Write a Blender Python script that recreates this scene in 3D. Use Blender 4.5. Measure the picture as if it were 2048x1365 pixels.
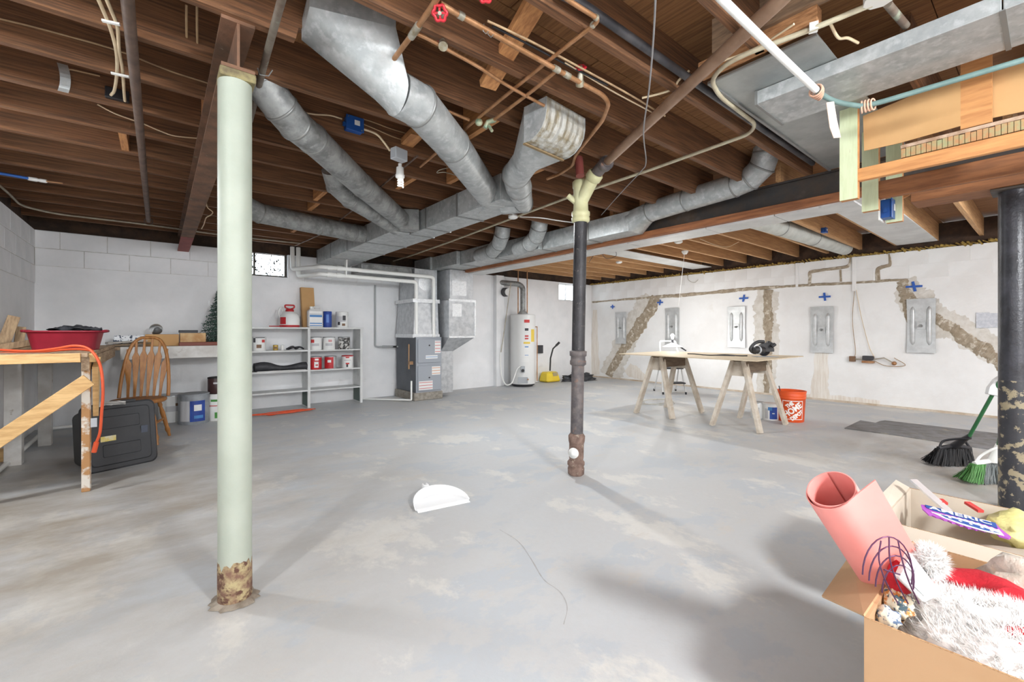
import bpy, math, random
from mathutils import Vector, Matrix
random.seed(7)
for _o in list(bpy.data.objects): bpy.data.objects.remove(_o, do_unlink=True)
SC = bpy.context.scene
COL = SC.collection
# ---------------------------------------------------------------- camera
F = 876.0; HZ = 664.0; CH = 1.10; YAW = math.radians(51.11)
FW = Vector((math.cos(YAW), math.sin(YAW), 0)); RT = Vector((math.sin(YAW), -math.cos(YAW), 0))
cam = bpy.data.cameras.new('camera'); camo = bpy.data.objects.new('camera', cam); COL.objects.link(camo)
cam.sensor_width = 36; cam.lens = F / 2048 * 36; cam.shift_y = -(682.5 - HZ) / 2048
cam.clip_start = 0.03; cam.clip_end = 200
camo.location = (0, 0, CH); camo.rotation_euler = (math.pi / 2, 0, YAW - math.pi / 2)
SC.camera = camo
# ---------------------------------------------------------------- light
w = bpy.data.worlds.new('daylight'); SC.world = w; w.use_nodes = True
bg = w.node_tree.nodes['Background']; bg.inputs[0].default_value = (0.92, 0.96, 1.0, 1); bg.inputs[1].default_value = 7
def lamp(name, loc, watts, rad=.05, col=(.93, .97, 1)):
    l = bpy.data.lights.new(name, 'POINT'); l.energy = watts; l.shadow_soft_size = rad; l.color = col
    o = bpy.data.objects.new(name, l); COL.objects.link(o); o.location = loc; return o
vs = SC.view_settings; vs.view_transform = 'Standard'; vs.look = 'None'; vs.gamma = 1; vs.use_curve_mapping = False
vs.exposure = 0.62
BULBS = [  # unseen bulbs: rear one added as fill, others follow shadows and lit wall
    ((-0.98, 0.9, 2.2), 62, .06), ((4.6, -1.5, 2.2), 88, .34), ((1.1, -1.75, 2.22), 305, .2), ((5.9, -.5, 2.22), 30, .14)]
BENCH_FILL = [((-.95, 3.6, 2.2), 62, .08)]  # unseen lamp added to brighten the bench corner and back wall
FILL_DISCS = [((1026, 439, 2.285), 24), ((1357, 488, 2.30), 14), ((1238, 528, 2.30), 14)]
for p, e, r in BENCH_FILL:
    l = bpy.data.lights.new('bench_fill_light', 'SPOT'); l.energy = e * 1.0; l.spot_size = math.radians(168); l.spot_blend = .25; l.shadow_soft_size = r; l.color = (.94, .97, 1)
    o = bpy.data.objects.new('bench_fill_light', l); COL.objects.link(o); o.location = p
for i, (p, e, r) in enumerate(BULBS): lamp('bulb_light', p, e, r)
# ---------------------------------------------------------------- pixel rays to points on real planes (image frame 2048 x 1365)
def ray(px, py):
    return FW + RT * ((px - 1024) / F) + Vector((0, 0, (HZ - py) / F))
O = Vector((0, 0, CH))
def onz(px, py, z): d = ray(px, py); return O + d * ((z - CH) / d.z)
def onx(px, py, x): d = ray(px, py); return O + d * (x / d.x)
def ony(px, py, y): d = ray(px, py); return O + d * (y / d.y)
def atd(px, py, t): return O + ray(px, py) * t
def flo(px, py): return onz(px, py, 0)
def zat(py, p):  # height of image row py above/below point p's column (same depth as p)
    t = (Vector(p) - O).dot(FW); return CH + (HZ - py) / F * t
for (px_, py_, z_), e in FILL_DISCS:  # fill lights added at the ceiling lamp holders, shining down
    l = bpy.data.lights.new('fill_disc', 'AREA'); l.shape = 'DISK'; l.size = .09; l.energy = e; l.color = (.95, .98, 1)
    o = bpy.data.objects.new('fill_disc', l); COL.objects.link(o); o.location = onz(px_, py_, z_)
# ---------------------------------------------------------------- materials
def S(r, g, b):
    f = lambda c: (c / 255 / 12.92) if c / 255 <= .04045 else ((c / 255 + .055) / 1.055) ** 2.4
    return (f(r), f(g), f(b), 1)
MATS = {}
def mat(name, c, c2=None, sc=4.0, rough=.6, metal=0, bump=0, bsc=40, st=(1, 1, 1), lo=.4, hi=.62, c3=None, sc3=12, lo3=.6, hi3=.68, det=5, emit=None, es=1, alpha=None, trans=0, coat=0, rot=0):
    if name in MATS: return MATS[name]
    m = bpy.data.materials.new(name); m.use_nodes = True; MATS[name] = m
    N = m.node_tree.nodes; L = m.node_tree.links; b = N['Principled BSDF']
    b.inputs['Roughness'].default_value = rough; b.inputs['Metallic'].default_value = metal
    b.inputs['Base Color'].default_value = S(*c)
    if coat: b.inputs['Coat Weight'].default_value = coat
    if trans: b.inputs['Transmission Weight'].default_value = trans
    if alpha is not None: b.inputs['Alpha'].default_value = alpha
    if emit: b.inputs['Emission Color'].default_value = S(*emit); b.inputs['Emission Strength'].default_value = es
    if c2 or bump:
        tc = N.new('ShaderNodeTexCoord'); mp = N.new('ShaderNodeMapping'); mp.inputs['Scale'].default_value = st
        mp.inputs['Rotation'].default_value = (0, 0, rot)
        L.new(tc.outputs['Object'], mp.inputs[0])
    def noise(scale, d):
        n = N.new('ShaderNodeTexNoise'); n.inputs['Scale'].default_value = scale; n.inputs['Detail'].default_value = d; n.inputs['Roughness'].default_value = .62
        L.new(mp.outputs[0], n.inputs['Vector']); return n
    def ramp(src, a, z):
        r = N.new('ShaderNodeMapRange'); r.inputs[1].default_value = a; r.inputs[2].default_value = z; L.new(src, r.inputs[0]); return r.outputs[0]
    def mix(fac, a, bb):
        x = N.new('ShaderNodeMix'); x.data_type = 'RGBA'; L.new(fac, x.inputs[0])
        for i, v in ((6, a), (7, bb)):
            if isinstance(v, tuple): x.inputs[i].default_value = v
            else: L.new(v, x.inputs[i])
        return x.outputs[2]
    if c2:
        o = mix(ramp(noise(sc, det).outputs[0], lo, hi), S(*c), S(*c2))
        if c3: o = mix(ramp(noise(sc3, 6).outputs[0], lo3, hi3), o, S(*c3))
        L.new(o, b.inputs['Base Color'])
    if bump:
        bp = N.new('ShaderNodeBump'); bp.inputs['Strength'].default_value = min(1, bump); bp.inputs['Distance'].default_value = .01
        L.new(noise(bsc, 4).outputs[0], bp.inputs['Height']); L.new(bp.outputs[0], b.inputs['Normal'])
    return m
# ---------------------------------------------------------------- mesh builder
def rotm(rx=0, ry=0, rz=0): return Matrix.Rotation(rz, 4, 'Z') @ Matrix.Rotation(ry, 4, 'Y') @ Matrix.Rotation(rx, 4, 'X')
def basis(d):
    d = Vector(d).normalized(); a = Vector((0, 0, 1)) if abs(d.z) < .95 else Vector((1, 0, 0))
    x = a.cross(d).normalized(); return x, d.cross(x), d
class B:
    def __init__(s): s.v = []; s.f = []; s.sm = []
    def add(s, vs, fs, smooth=False):
        k = len(s.v); s.v += [Vector(p) for p in vs]; s.f += [tuple(i + k for i in f) for f in fs]; s.sm += [smooth] * len(fs); return s
    def hexa(s, p):  # 8 points: bottom loop 0-3, top loop 4-7
        return s.add(p, [(3, 2, 1, 0), (4, 5, 6, 7), (0, 1, 5, 4), (1, 2, 6, 5), (2, 3, 7, 6), (3, 0, 4, 7)])
    def bx(s, x0, y0, z0, x1, y1, z1):
        return s.hexa([(x0, y0, z0), (x1, y0, z0), (x1, y1, z0), (x0, y1, z0), (x0, y0, z1), (x1, y0, z1), (x1, y1, z1), (x0, y1, z1)])
    def box(s, c, sz, m=None):
        c = Vector(c); m = m or Matrix.Identity(4); h = [q / 2 for q in sz]
        return s.hexa([c + (m @ Vector((a * h[0], b * h[1], d * h[2]))) for d in (-1, 1) for a, b in ((-1, -1), (1, -1), (1, 1), (-1, 1))])
    def bar(s, p, q, wd, ht, up=(0, 0, 1)):  # rectangular bar from p to q
        p = Vector(p); q = Vector(q); d = (q - p).normalized(); up = Vector(up)
        x = d.cross(up).normalized(); y = x.cross(d).normalized(); x *= wd / 2; y *= ht / 2
        return s.hexa([p - x - y, p + x - y, p + x + y, p - x + y, q - x - y, q + x - y, q + x + y, q - x + y])
    def rings(s, R, closed=True, caps=True, smooth=True):
        n = len(R[0]); vs = [p for r in R for p in r]; fs = []
        for i in range(len(R) - 1):
            for j in range(n if closed else n - 1):
                k = (j + 1) % n; fs.append((i * n + j, i * n + k, (i + 1) * n + k, (i + 1) * n + j))
        s.add(vs, fs, smooth)
        if caps and closed: s.add(R[0], [tuple(range(n))[::-1]]); s.add(R[-1], [tuple(range(n))])
        return s
    def tube(s, pts, r, seg=10, caps=True, smooth=True, close=False):
        pts = [Vector(p) for p in pts]; n = len(pts); R = []; x = None
        for i, p in enumerate(pts):
            if close: d = pts[(i + 1) % n] - pts[i - 1]
            else: d = (pts[min(i + 1, n - 1)] - p).normalized() + (p - pts[max(i - 1, 0)]).normalized() if 0 < i < n - 1 else (pts[min(i + 1, n - 1)] - pts[max(i - 1, 0)])
            d.normalize()
            if x is None: x, y, _ = basis(d)
            else: x = (x - d * x.dot(d)).normalized(); y = d.cross(x)
            rr = r[i] if isinstance(r, (list, tuple)) else r
            k = 1.0
            if 0 < i < n - 1 and not close:
                c = (pts[i + 1] - p).normalized().dot(d); k = min(1.4, 1 / max(.5, c))
            ring = []
            for j in range(seg):
                a = 2 * math.pi * j / seg; o = x * math.cos(a) + y * math.sin(a); ring.append(p + o * rr)
            R.append(ring)
        if close: R.append(R[0]); caps = False
        return s.rings(R, True, caps, smooth)
    def lathe(s, prof, c=(0, 0, 0), ax=(0, 0, 1), seg=20, smooth=True, caps=True):  # prof: (r, h) along axis
        x, y, d = basis(ax) if tuple(ax) != (0, 0, 1) else (Vector((1, 0, 0)), Vector((0, 1, 0)), Vector((0, 0, 1))); c = Vector(c); R = []
        for r, h in prof: R.append([c + d * h + (x * math.cos(2 * math.pi * j / seg) + y * math.sin(2 * math.pi * j / seg)) * max(r, 1e-4) for j in range(seg)])
        return s.rings(R, True, caps, smooth)
    def cyl(s, p, q, r, seg=16, smooth=True): 
        p = Vector(p); q = Vector(q); return s.lathe([(r, 0), (r, (q - p).length)], p, tuple((q - p).normalized()), seg, smooth)
    def prism(s, poly, off):  # poly: 3d points, off: thickness vector
        n = len(poly); P = [Vector(p) for p in poly]; off = Vector(off); Q = [p + off for p in P]
        return s.add(P + Q, [tuple(range(n))[::-1], tuple(range(n, 2 * n))] + [(i, (i + 1) % n, n + (i + 1) % n, n + i) for i in range(n)])
    def ball(s, c, r, seg=12, rg=8, sc=(1, 1, 1)):
        c = Vector(c); R = []
        for i in range(rg + 1):
            a = -math.pi / 2 + math.pi * i / rg; R.append([c + Vector((math.cos(a) * math.cos(2 * math.pi * j / seg) * r * sc[0] + 1e-5 * math.cos(6.28 * j / seg), math.cos(a) * math.sin(2 * math.pi * j / seg) * r * sc[1] + 1e-5 * math.sin(6.28 * j / seg), math.sin(a) * r * sc[2])) for j in range(seg)])
        return s.rings(R, True, True, True)
    def xf(s, m): s.v = [m @ p for p in s.v]; return s
def WM(o):
    m = o.matrix_basis.copy()
    return (WM(o.parent) @ m) if o.parent else m
def mesh(name, b, m):
    me = bpy.data.meshes.new(name); me.from_pydata([tuple(p) for p in b.v], [], b.f); 
    me.polygons.foreach_set('use_smooth', b.sm); me.materials.append(m); me.update(); return me
def bev(o, wd=.003, seg=1):
    q = o.modifiers.new('bevel', 'BEVEL'); q.width = wd; q.segments = seg; q.limit_method = 'ANGLE'; q.angle_limit = math.radians(40); return o
def part(par, name, b, m, local=False, bv=0):
    if not local:
        inv = WM(par).inverted(); b.v = [inv @ p for p in b.v]
    o = bpy.data.objects.new(name, mesh(name, b, m)); COL.objects.link(o); o.parent = par
    if bv: bev(o, bv)
    return o
def tag(o, label, cat, group=None):
    o['label'] = label; o['category'] = cat
    if group: o['group'] = group
    return o
def thing(name, label, cat, loc=(0, 0, 0), rz=0, group=None):
    o = bpy.data.objects.new(name, None); COL.objects.link(o); o.location = loc; o.rotation_euler = (0, 0, rz); o.empty_display_size = .1
    return tag(o, label, cat, group)
def solo(name, label, cat, b, m, group=None, bv=0):
    xs = [p.x for p in b.v]; ys = [p.y for p in b.v]; zs = [p.z for p in b.v]
    c = Vector(((min(xs) + max(xs)) / 2, (min(ys) + max(ys)) / 2, min(zs))); b.v = [p - c for p in b.v]
    o = bpy.data.objects.new(name, mesh(name, b, m)); COL.objects.link(o); o.location = c
    if bv: bev(o, bv)
    return tag(o, label, cat, group) if label else o
def struct(name, b, m, bv=0):
    o = bpy.data.objects.new(name, mesh(name, b, m)); COL.objects.link(o); o['kind'] = 'structure'
    if bv: bev(o, bv)
    return o
def dup(o, parent=None, loc=None, rz=None, label=None):
    c = o.copy(); COL.objects.link(c); c.parent = parent
    if loc is not None: c.location = loc
    if rz is not None: c.rotation_euler = (0, 0, rz)
    if label: c['label'] = label
    for ch in list(o.children): dup(ch, c)
    return c
def fil(pts, d=.1, n=5):  # round the inner corners of a polyline
    pts = [Vector(p) for p in pts]; out = [pts[0]]
    for i in range(1, len(pts) - 1):
        a, p, b = pts[i - 1], pts[i], pts[i + 1]
        k = min(d, (a - p).length * .48, (b - p).length * .48)
        u = p + (a - p).normalized() * k; v = p + (b - p).normalized() * k
        for j in range(n + 1):
            t = j / n; out.append(u * (1 - t) ** 2 + p * 2 * t * (1 - t) + v * t * t)
    return out + [pts[-1]]
def spl(pts, n=6):  # Catmull-Rom through points
    P = [Vector(p) for p in pts]; P = [P[0] * 2 - P[1]] + P + [P[-1] * 2 - P[-2]]; out = []
    for i in range(1, len(P) - 2):
        for j in range(n):
            t = j / n; a, b, c, d = P[i - 1:i + 3]
            out.append(.5 * ((2 * b) + (c - a) * t + (2 * a - 5 * b + 4 * c - d) * t * t + (3 * b - a - 3 * c + d) * t ** 3))
    return out + [P[-2]]
# palette
wood = mat('joist_wood', (128, 87, 56), (86, 58, 37), sc=3, st=(1, 34, 34), rough=.75, bump=.3, bsc=25)
woodL = mat('pale_joist_wood', (206, 162, 114), (176, 132, 90), sc=3, st=(1, 30, 30), rough=.75, bump=.25, bsc=25)
ply = mat('subfloor_wood', (150, 106, 66), (118, 80, 48), sc=2.5, st=(30, 1.2, 30), rough=.8, bump=.2, bsc=20)
galv = mat('galvanised_steel', (180, 183, 182), (158, 162, 162), sc=9, rough=.42, metal=.3, c3=(198, 201, 201), sc3=22, lo3=.5, hi3=.7)
galvd = mat('dusty_galvanised_steel', (156, 158, 156), (118, 119, 118), sc=8, rough=.55, metal=.3, c3=(172, 172, 170), sc3=25, lo3=.5, hi3=.75)
seamm = mat('seam_steel', (142, 143, 141), rough=.5, metal=.6)
white = mat('white_paint', (228, 228, 228), (214, 214, 214), sc=3, rough=.7)
pvc = mat('white_pvc', (240, 240, 236), rough=.4)
copper = mat('copper', (188, 142, 104), (160, 116, 78), sc=12, rough=.45, metal=.6, c3=(138, 140, 118), sc3=9, lo3=.66, hi3=.74)
black = mat('black_plastic', (38, 38, 42), rough=.5)
# ================================================================ structure
XL, XR, YB, YF = -1.08, 8.28, 7.155, -2.6
ZW, ZJ, ZS = 2.243, 2.35, 2.585
def floor_mat():
    m = bpy.data.materials.new('concrete_floor'); m.use_nodes = True; N = m.node_tree.nodes; L = m.node_tree.links; b = N['Principled BSDF']
    tc = N.new('ShaderNodeTexCoord'); cur = None
    def nz(s, d, st, off):
        mp = N.new('ShaderNodeMapping'); mp.inputs['Scale'].default_value = st; mp.inputs['Location'].default_value = off; mp.inputs['Rotation'].default_value = (0, 0, .9); L.new(tc.outputs['Object'], mp.inputs[0])
        n = N.new('ShaderNodeTexNoise'); n.inputs['Scale'].default_value = s; n.inputs['Detail'].default_value = d; n.inputs['Roughness'].default_value = .68; L.new(mp.outputs[0], n.inputs[0]); return n.outputs[0]
    cur = S(190, 190, 189)
    for s, d, st, off, lo, hi, c, k in ((.6, 6, (1, 1, 1), (3, 1, 0), .42, .62, (190, 192, 194), .8), (1.5, 9, (1, 1.5, 1), (0, 0, 0), .52, .56, (176, 183, 190), .6), (1.2, 9, (1.4, 1, 1), (7, 3, 0), .55, .60, (214, 211, 204), .7),
                                    (2.2, 10, (1, 2.2, 1), (4, 9, 0), .60, .64, (196, 190, 182), .55), (5, 9, (1, 1, 1), (1, 2, 0), .66, .74, (168, 167, 165), .45), (30, 4, (1, 1, 1), (0, 0, 0), .4, .8, (180, 179, 178), .3)):
        r = N.new('ShaderNodeMapRange'); r.inputs[1].default_value = lo; r.inputs[2].default_value = hi; r.inputs[4].default_value = k; L.new(nz(s, d, st, off), r.inputs[0])
        x = N.new('ShaderNodeMix'); x.data_type = 'RGBA'; L.new(r.outputs[0], x.inputs[0]); x.inputs[7].default_value = S(*c)
        if isinstance(cur, tuple): x.inputs[6].default_value = cur
        else: L.new(cur, x.inputs[6])
        cur = x.outputs[2]
    # brown dirt ground into the concrete towards the bench corner and by the brooms
    sx = N.new('ShaderNodeSeparateXYZ'); L.new(tc.outputs['Object'], sx.inputs[0])
    dsum = None
    for cx, cy, rr in ((-.6, 3.6, 2.6), (5.2, .3, 1.5)):
        v = N.new('ShaderNodeVectorMath'); v.operation = 'DISTANCE'; L.new(tc.outputs['Object'], v.inputs[0]); v.inputs[1].default_value = (cx, cy, 0)
        r = N.new('ShaderNodeMapRange'); r.inputs[1].default_value = rr; r.inputs[2].default_value = rr * .25; L.new(v.outputs['Value'], r.inputs[0])
        if dsum is None: dsum = r.outputs[0]
        else:
            a = N.new('ShaderNodeMath'); a.operation = 'MAXIMUM'; L.new(dsum, a.inputs[0]); L.new(r.outputs[0], a.inputs[1]); dsum = a.outputs[0]
    r2 = N.new('ShaderNodeMapRange'); r2.inputs[1].default_value = .3; r2.inputs[2].default_value = .65; r2.inputs[3].default_value = .15; L.new(nz(1.6, 8, (1, 2, 1), (2, 2, 0)), r2.inputs[0])
    mu = N.new('ShaderNodeMath'); mu.operation = 'MULTIPLY'; L.new(dsum, mu.inputs[0]); L.new(r2.outputs[0], mu.inputs[1])
    x = N.new('ShaderNodeMix'); x.data_type = 'RGBA'; L.new(mu.outputs[0], x.inputs[0]); L.new(cur, x.inputs[6]); x.inputs[7].default_value = S(150, 141, 128); cur = x.outputs[2]
    L.new(cur, b.inputs['Base Color']); b.inputs['Roughness'].default_value = .52
    bp = N.new('ShaderNodeBump'); bp.inputs['Strength'].default_value = .18; bp.inputs['Distance'].default_value = .01; L.new(nz(14, 8, (1, 1, 1), (0, 0, 0)), bp.inputs['Height']); L.new(bp.outputs[0], b.inputs['Normal'])
    return m
fl = struct('floor', B().bx(XL - .3, YF - .3, -.12, XR + .3, YB + .3, 0), floor_mat())
# hairline cracks in the slab
crk = mat('crack_dark', (168, 166, 163), rough=.9)
for pts in ([(1000, 1060), (1040, 1085), (1065, 1125), (1090, 1160), (1120, 1185), (1135, 1215), (1130, 1250)], [(430, 905), (520, 893), (640, 872), (720, 866), (800, 850), (900, 842)]):
    b = B(); q = [flo(x + random.uniform(-3, 3), y) for x, y in pts]; q = spl(q, 5)
    for i in range(len(q) - 1):
        p, n = q[i], q[i + 1]; d = (n - p).normalized(); s = d.cross(Vector((0, 0, 1))) * random.uniform(.001, .0025); u = Vector((0, 0, .0006))
        b.add([p - s + u, p + s + u, n + s + u, n - s + u], [(0, 1, 2, 3)])
    part(fl, 'crack', b, crk)
wpaint = mat('painted_block', (240, 240, 241), (230, 231, 232), sc=1.6, rough=.72, bump=.25, bsc=26, c3=(216, 214, 210), sc3=2.2, lo3=.66, hi3=.8)
wpaintR = mat('painted_block_white', (240, 240, 239), (232, 231, 229), sc=1.6, rough=.7, bump=.25, bsc=26, c3=(224, 218, 209), sc3=1.8, lo3=.66, hi3=.8)
def wall_with_holes(name, m, axis, c0, c1, u0, u1, holes, z1=ZW):
    b = B()
    def q(a, d, z0, zz):
        if a < d and z0 < zz: b.bx(a, c0, z0, d, c1, zz) if axis == 'y' else b.bx(c0, a, z0, c1, d, zz)
    cur = u0
    for (a, d, z0, zz) in sorted(holes):
        q(cur, a, 0, z1); q(a, d, 0, z0); q(a, d, zz, z1); cur = d
    q(cur, u1, 0, z1); return struct(name, b, m)
a0 = ony(488, 557, YB); a1 = ony(576, 557, YB); h1 = (ony(440, 557, YB).x, a1.x, zat(556, a1), zat(503, a1))
b0 = ony(1118, 600, YB); b1 = ony(1172, 600, YB); h2 = (b0.x, b1.x, zat(601, b0), zat(566, b0) )
wb = wall_with_holes('wall_back', wpaint, 'y', YB, YB + .25, XL - .25, XR + .25, [h1, h2])
wr = wall_with_holes('wall_right', wpaintR, 'x', XR, XR + .25, YF - .25, YB, [])
wl = wall_with_holes('wall_left', wpaint, 'x', XL - .25, XL, YF - .25, YB, [(.2, 1.1, 1.78, 2.2)])
wf = wall_with_holes('wall_front', wpaint, 'y', YF - .25, YF, XL - .25, XR + .25, [(.5, 1.5, 1.78, 2.2), (3.2, 4.2, 1.78, 2.2), (6, 7, 1.78, 2.2)])
# individually visible blocks of the upper courses
def block_mesh(name, axis, m, g=.005):
    L_, H_ = .4, .2
    b = B().box((0, 0, 0), (L_ - g, .02, H_ - g) if axis == 'y' else (.02, L_ - g, H_ - g)); me = mesh(name, b, m); return me
def blocks(wall, axis, m, c, u0, u1, rows, holes=(), off=.0, g=.005):
    me = block_mesh('block', axis, m, g)
    for k in range(rows):
        zc = ZW - .1 - .2 * k; u = u0 + (off if k % 2 else off + .2); u -= .4
        while u < u1:
            a, d = max(u, u0), min(u + .4, u1)
            for hh in holes:
                if a < hh[1] + .01 and d > hh[0] - .01 and zc + .1 > hh[2] - .02:
                    if a < hh[0] - .1: d = hh[0] - .012
                    elif d > hh[1] + .1: a = hh[1] + .012
                    else: d = a
            if d - a > .08:
                o = bpy.data.objects.new('block', me); COL.objects.link(o); o.parent = wall
                o.location = ((a + d) / 2, c, zc) if axis == 'y' else (c, (a + d) / 2, zc)
                s = (d - a) / .4; o.scale = (s, 1, 1) if axis == 'y' else (1, s, 1)
                bev(o, .002)
            u += .4
blocks(wb, 'y', wpaint, YB + .004, XL, 3.4, 2, [h1, h2], 0, .008)
blocks(wl, 'x', wpaint, XL - .004, 4.7, YB, 3, (), 0, .008)
blocks(wr, 'x', wpaintR, XR + .0082, .1, YB, 2, (), 0, .003)
grime = mat('grimy_mortar', (214, 213, 210), (192, 190, 186), sc=12, rough=.95)
part(wb, 'mortar_bed', B().bx(XL, YB - .001, ZW - .4, h1[0] - .012, YB, ZW - .002), grime); part(wl, 'mortar_bed', B().bx(XL, 4.7, ZW - .6, XL + .001, YB - .002, ZW - .002), grime)
# sill plates and rims
sill = mat('dark_sill', (78, 58, 44), (52, 40, 32), sc=6, rough=.9, bump=.3)
insul = mat('yellow_insulation', (188, 160, 84), (120, 92, 48), sc=40, rough=1, bump=1, bsc=90)
struct('trim_1', B().bx(XL - .25, YB + .06, ZW, XR + .25, YB + .2, ZS), sill)
struct('trim_2', B().bx(XL - .2, YF - .06, ZW, XL - .06, YB + .06, ZS), sill)
struct('trim_3', B().bx(XR + .04, YF - .06, ZW, XR + .2, YB + .06, ZS), sill)
struct('trim_4', B().bx(XL - .25, YF - .2, ZW, XR + .25, YF - .06, ZS), sill)
b = B()
for i in range(150):
    y = YB - i * .05; s = random.uniform(.01, .03); b.box((XR - .004, y, ZW + .012 + random.uniform(0, .015)), (s, .07, s), rotm(random.random(), random.random(), random.random()))
struct('trim_5', b, insul)
for i in range(3): pass
# subfloor panels + joists
cl = struct('ceiling', B().bx(XL - .25, YF - .25, ZS + .02, XR + .25, YB + .25, ZS + .12), ply)
mp = mesh('subfloor_panel', B().bx(0, 0, 0, 1.212, .606, .018), ply)
for i in range(8):
    for j in range(17):
        o = bpy.data.objects.new('subfloor_panel', mp); COL.objects.link(o); o.parent = cl; o.location = (XL - .1 + i * 1.22 - (.6 if j % 2 else 0), YF - .1 + j * .61, ZS)
def joist(y, x0, x1, m, dz=0):
    b = B(); n = 6
    P = [x0 + (x1 - x0) * i / n for i in range(n + 1)]; w1 = [random.uniform(-.003, .003) for _ in P]
    R = [[(x, y + k, ZJ + dz), (x, y + .04 + k, ZJ + dz), (x, y + .04 + k, ZS), (x, y + k, ZS)] for x, k in zip(P, w1)]
    b.rings([[Vector(p) for p in r] for r in R], True, True, False)
    c = Vector(((x0 + x1) / 2, y, ZJ)); b.v = [p - c for p in b.v]
    o = bpy.data.objects.new('joist', mesh('joist', b, m)); COL.objects.link(o); o.parent = cl; o.location = c; bev(o, .002); return o
JY = [2.03 + .406 * k for k in range(-11, 13)]
for y in JY:
    x1 = 4.08
    if y < 1.0 and y > -.2: x1 = 2.1
    if abs(y - 2.03) < .01:  # the joist that was hacked out around the wide duct boot
        c = Vector((1.5, y, ZJ)); pr = [(XL - .1, ZJ), (.455, ZJ), (.465, 2.40), (.53, 2.425), (.6, 2.452), (.66, 2.46), (.73, 2.44), (.8, 2.43), (.835, 2.40), (.85, 2.37), (.87, ZJ), (x1, ZJ), (x1, ZS), (XL - .1, ZS)]
        b = B().prism([Vector((px_, y, pz_)) - c for px_, pz_ in pr], (0, .04, 0)); o = bpy.data.objects.new('joist', mesh('joist', b, wood)); COL.objects.link(o); o.parent = cl; o.location = c
    else: joist(y, XL - .1, x1, wood)
JR = [1.42 + .42 * k for k in range(-9, 14)]
for y in JR: joist(y, 3.95 if y < 1 else 4.0, XR + .1, woodL)
for y in [-.0, .42, .83]: joist(y, 2.72, 4.0, wood)
# blocking and bridging
blk = mat('blocking_wood', (196, 140, 88), (160, 108, 66), sc=4, st=(14, 1.5, 14), rough=.75)
def blocking(x, k, th=.04, z0=ZJ + .01, z1=ZS): 
    part(cl, 'blocking', B().bx(x, JY[k] + .045, z0, x + th, JY[k + 1] - .005, z1), blk)
for x, k in ((.2, 13), (1.05, 14), (1.62, 14), (1.15, 16), (1.2, 17), (1.9, 13), (2.3, 12), (1.55, 11), (.9, 19), (-.2, 15), (1.3, 20), (2.6, 15)):
    if k + 1 < len(JY): blocking(x, k)
def strut(p, q, wd=.06, th=.02): part(cl, 'bridging_strut', B().bar(p, q, wd, th, (1, 0, 0)), blk)
for i in range(len(JR) - 1):
    y0, y1 = JR[i] + .04, JR[i + 1]
    if y0 > .5: strut((5.5, y0, ZJ + .02), (5.5, y1, ZS - .02)); strut((5.57, y0, ZS - .02), (5.57, y1, ZJ + .02))
# two diagonal braces seen among the copper pipes
part(cl, 'brace', B().bar(onz(975, 172, 2.36), onz(1085, -20, 2.5), .09, .04, (0, 0, 1)), blk, bv=.003)
part(cl, 'brace', B().bar(onz(800, 300, 2.42), onz(835, 265, 2.42), .09, .04, (0, 0, 1)), blk)
# ---------------------------------------------------------------- windows
frame = mat('old_window_frame', (96, 92, 86), (60, 56, 50), sc=20, rough=.8)
glassm = mat('window_glass', (225, 232, 236), rough=.02, trans=.97)
def window(name, h, mull=1, y=YB + .1, fm=frame):
    x0, x1, z0, z1 = h; b = B(); t = .028
    b.bx(x0, y - .02, z0, x1, y + .03, z0 + t).bx(x0, y - .02, z1 - t, x1, y + .03, z1).bx(x0, y - .02, z0 + t, x0 + t, y + .03, z1 - t).bx(x1 - t, y - .02, z0 + t, x1, y + .03, z1 - t)
    o = struct(name, b, fm)
    for k in range(mull):
        xm = x0 + (x1 - x0) * (k + 1) / (mull + 1); part(o, 'mullion', B().bx(xm - .011, y - .015, z0 + t, xm + .011, y + .025, z1 - t), fm)
    for k in range(mull + 1):
        xa = x0 + t + (x1 - x0 - 2 * t) * k / (mull + 1) + .006; xb = x0 + t + (x1 - x0 - 2 * t) * (k + 1) / (mull + 1) - .006
        part(o, 'pane', B().bx(xa, y, z0 + t, xb, y + .005, z1 - t), glassm)
    return o
w1 = window('window_1', h1, 1)
w2 = window('window_2', h2, 2, fm=white)
def xwin(name, axis, c, a, d):
    b = B(); bx = (lambda *q: b.bx(*q)); t = .03; z0, z1 = 1.78, 2.2
    def q(u0, u1, za, zb): b.bx(u0, c, za, u1, c + .05, zb) if axis == 'y' else b.bx(c, u0, za, c + .05, u1, zb)
    q(a, d, z0, z0 + t); q(a, d, z1 - t, z1); q(a, a + t, z0 + t, z1 - t); q(d - t, d, z0 + t, z1 - t); q((a + d) / 2 - .012, (a + d) / 2 + .012, z0 + t, z1 - t)
    return struct(name, b, frame)
xwin('window_3', 'x', XL - .15, .2, 1.1)
for i, (a, d) in enumerate(((.5, 1.5), (3.2, 4.2), (6, 7))): xwin('window_%d' % (4 + i), 'y', YF - .15, a, d)  # unseen front wall windows, added to let in daylight
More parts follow.
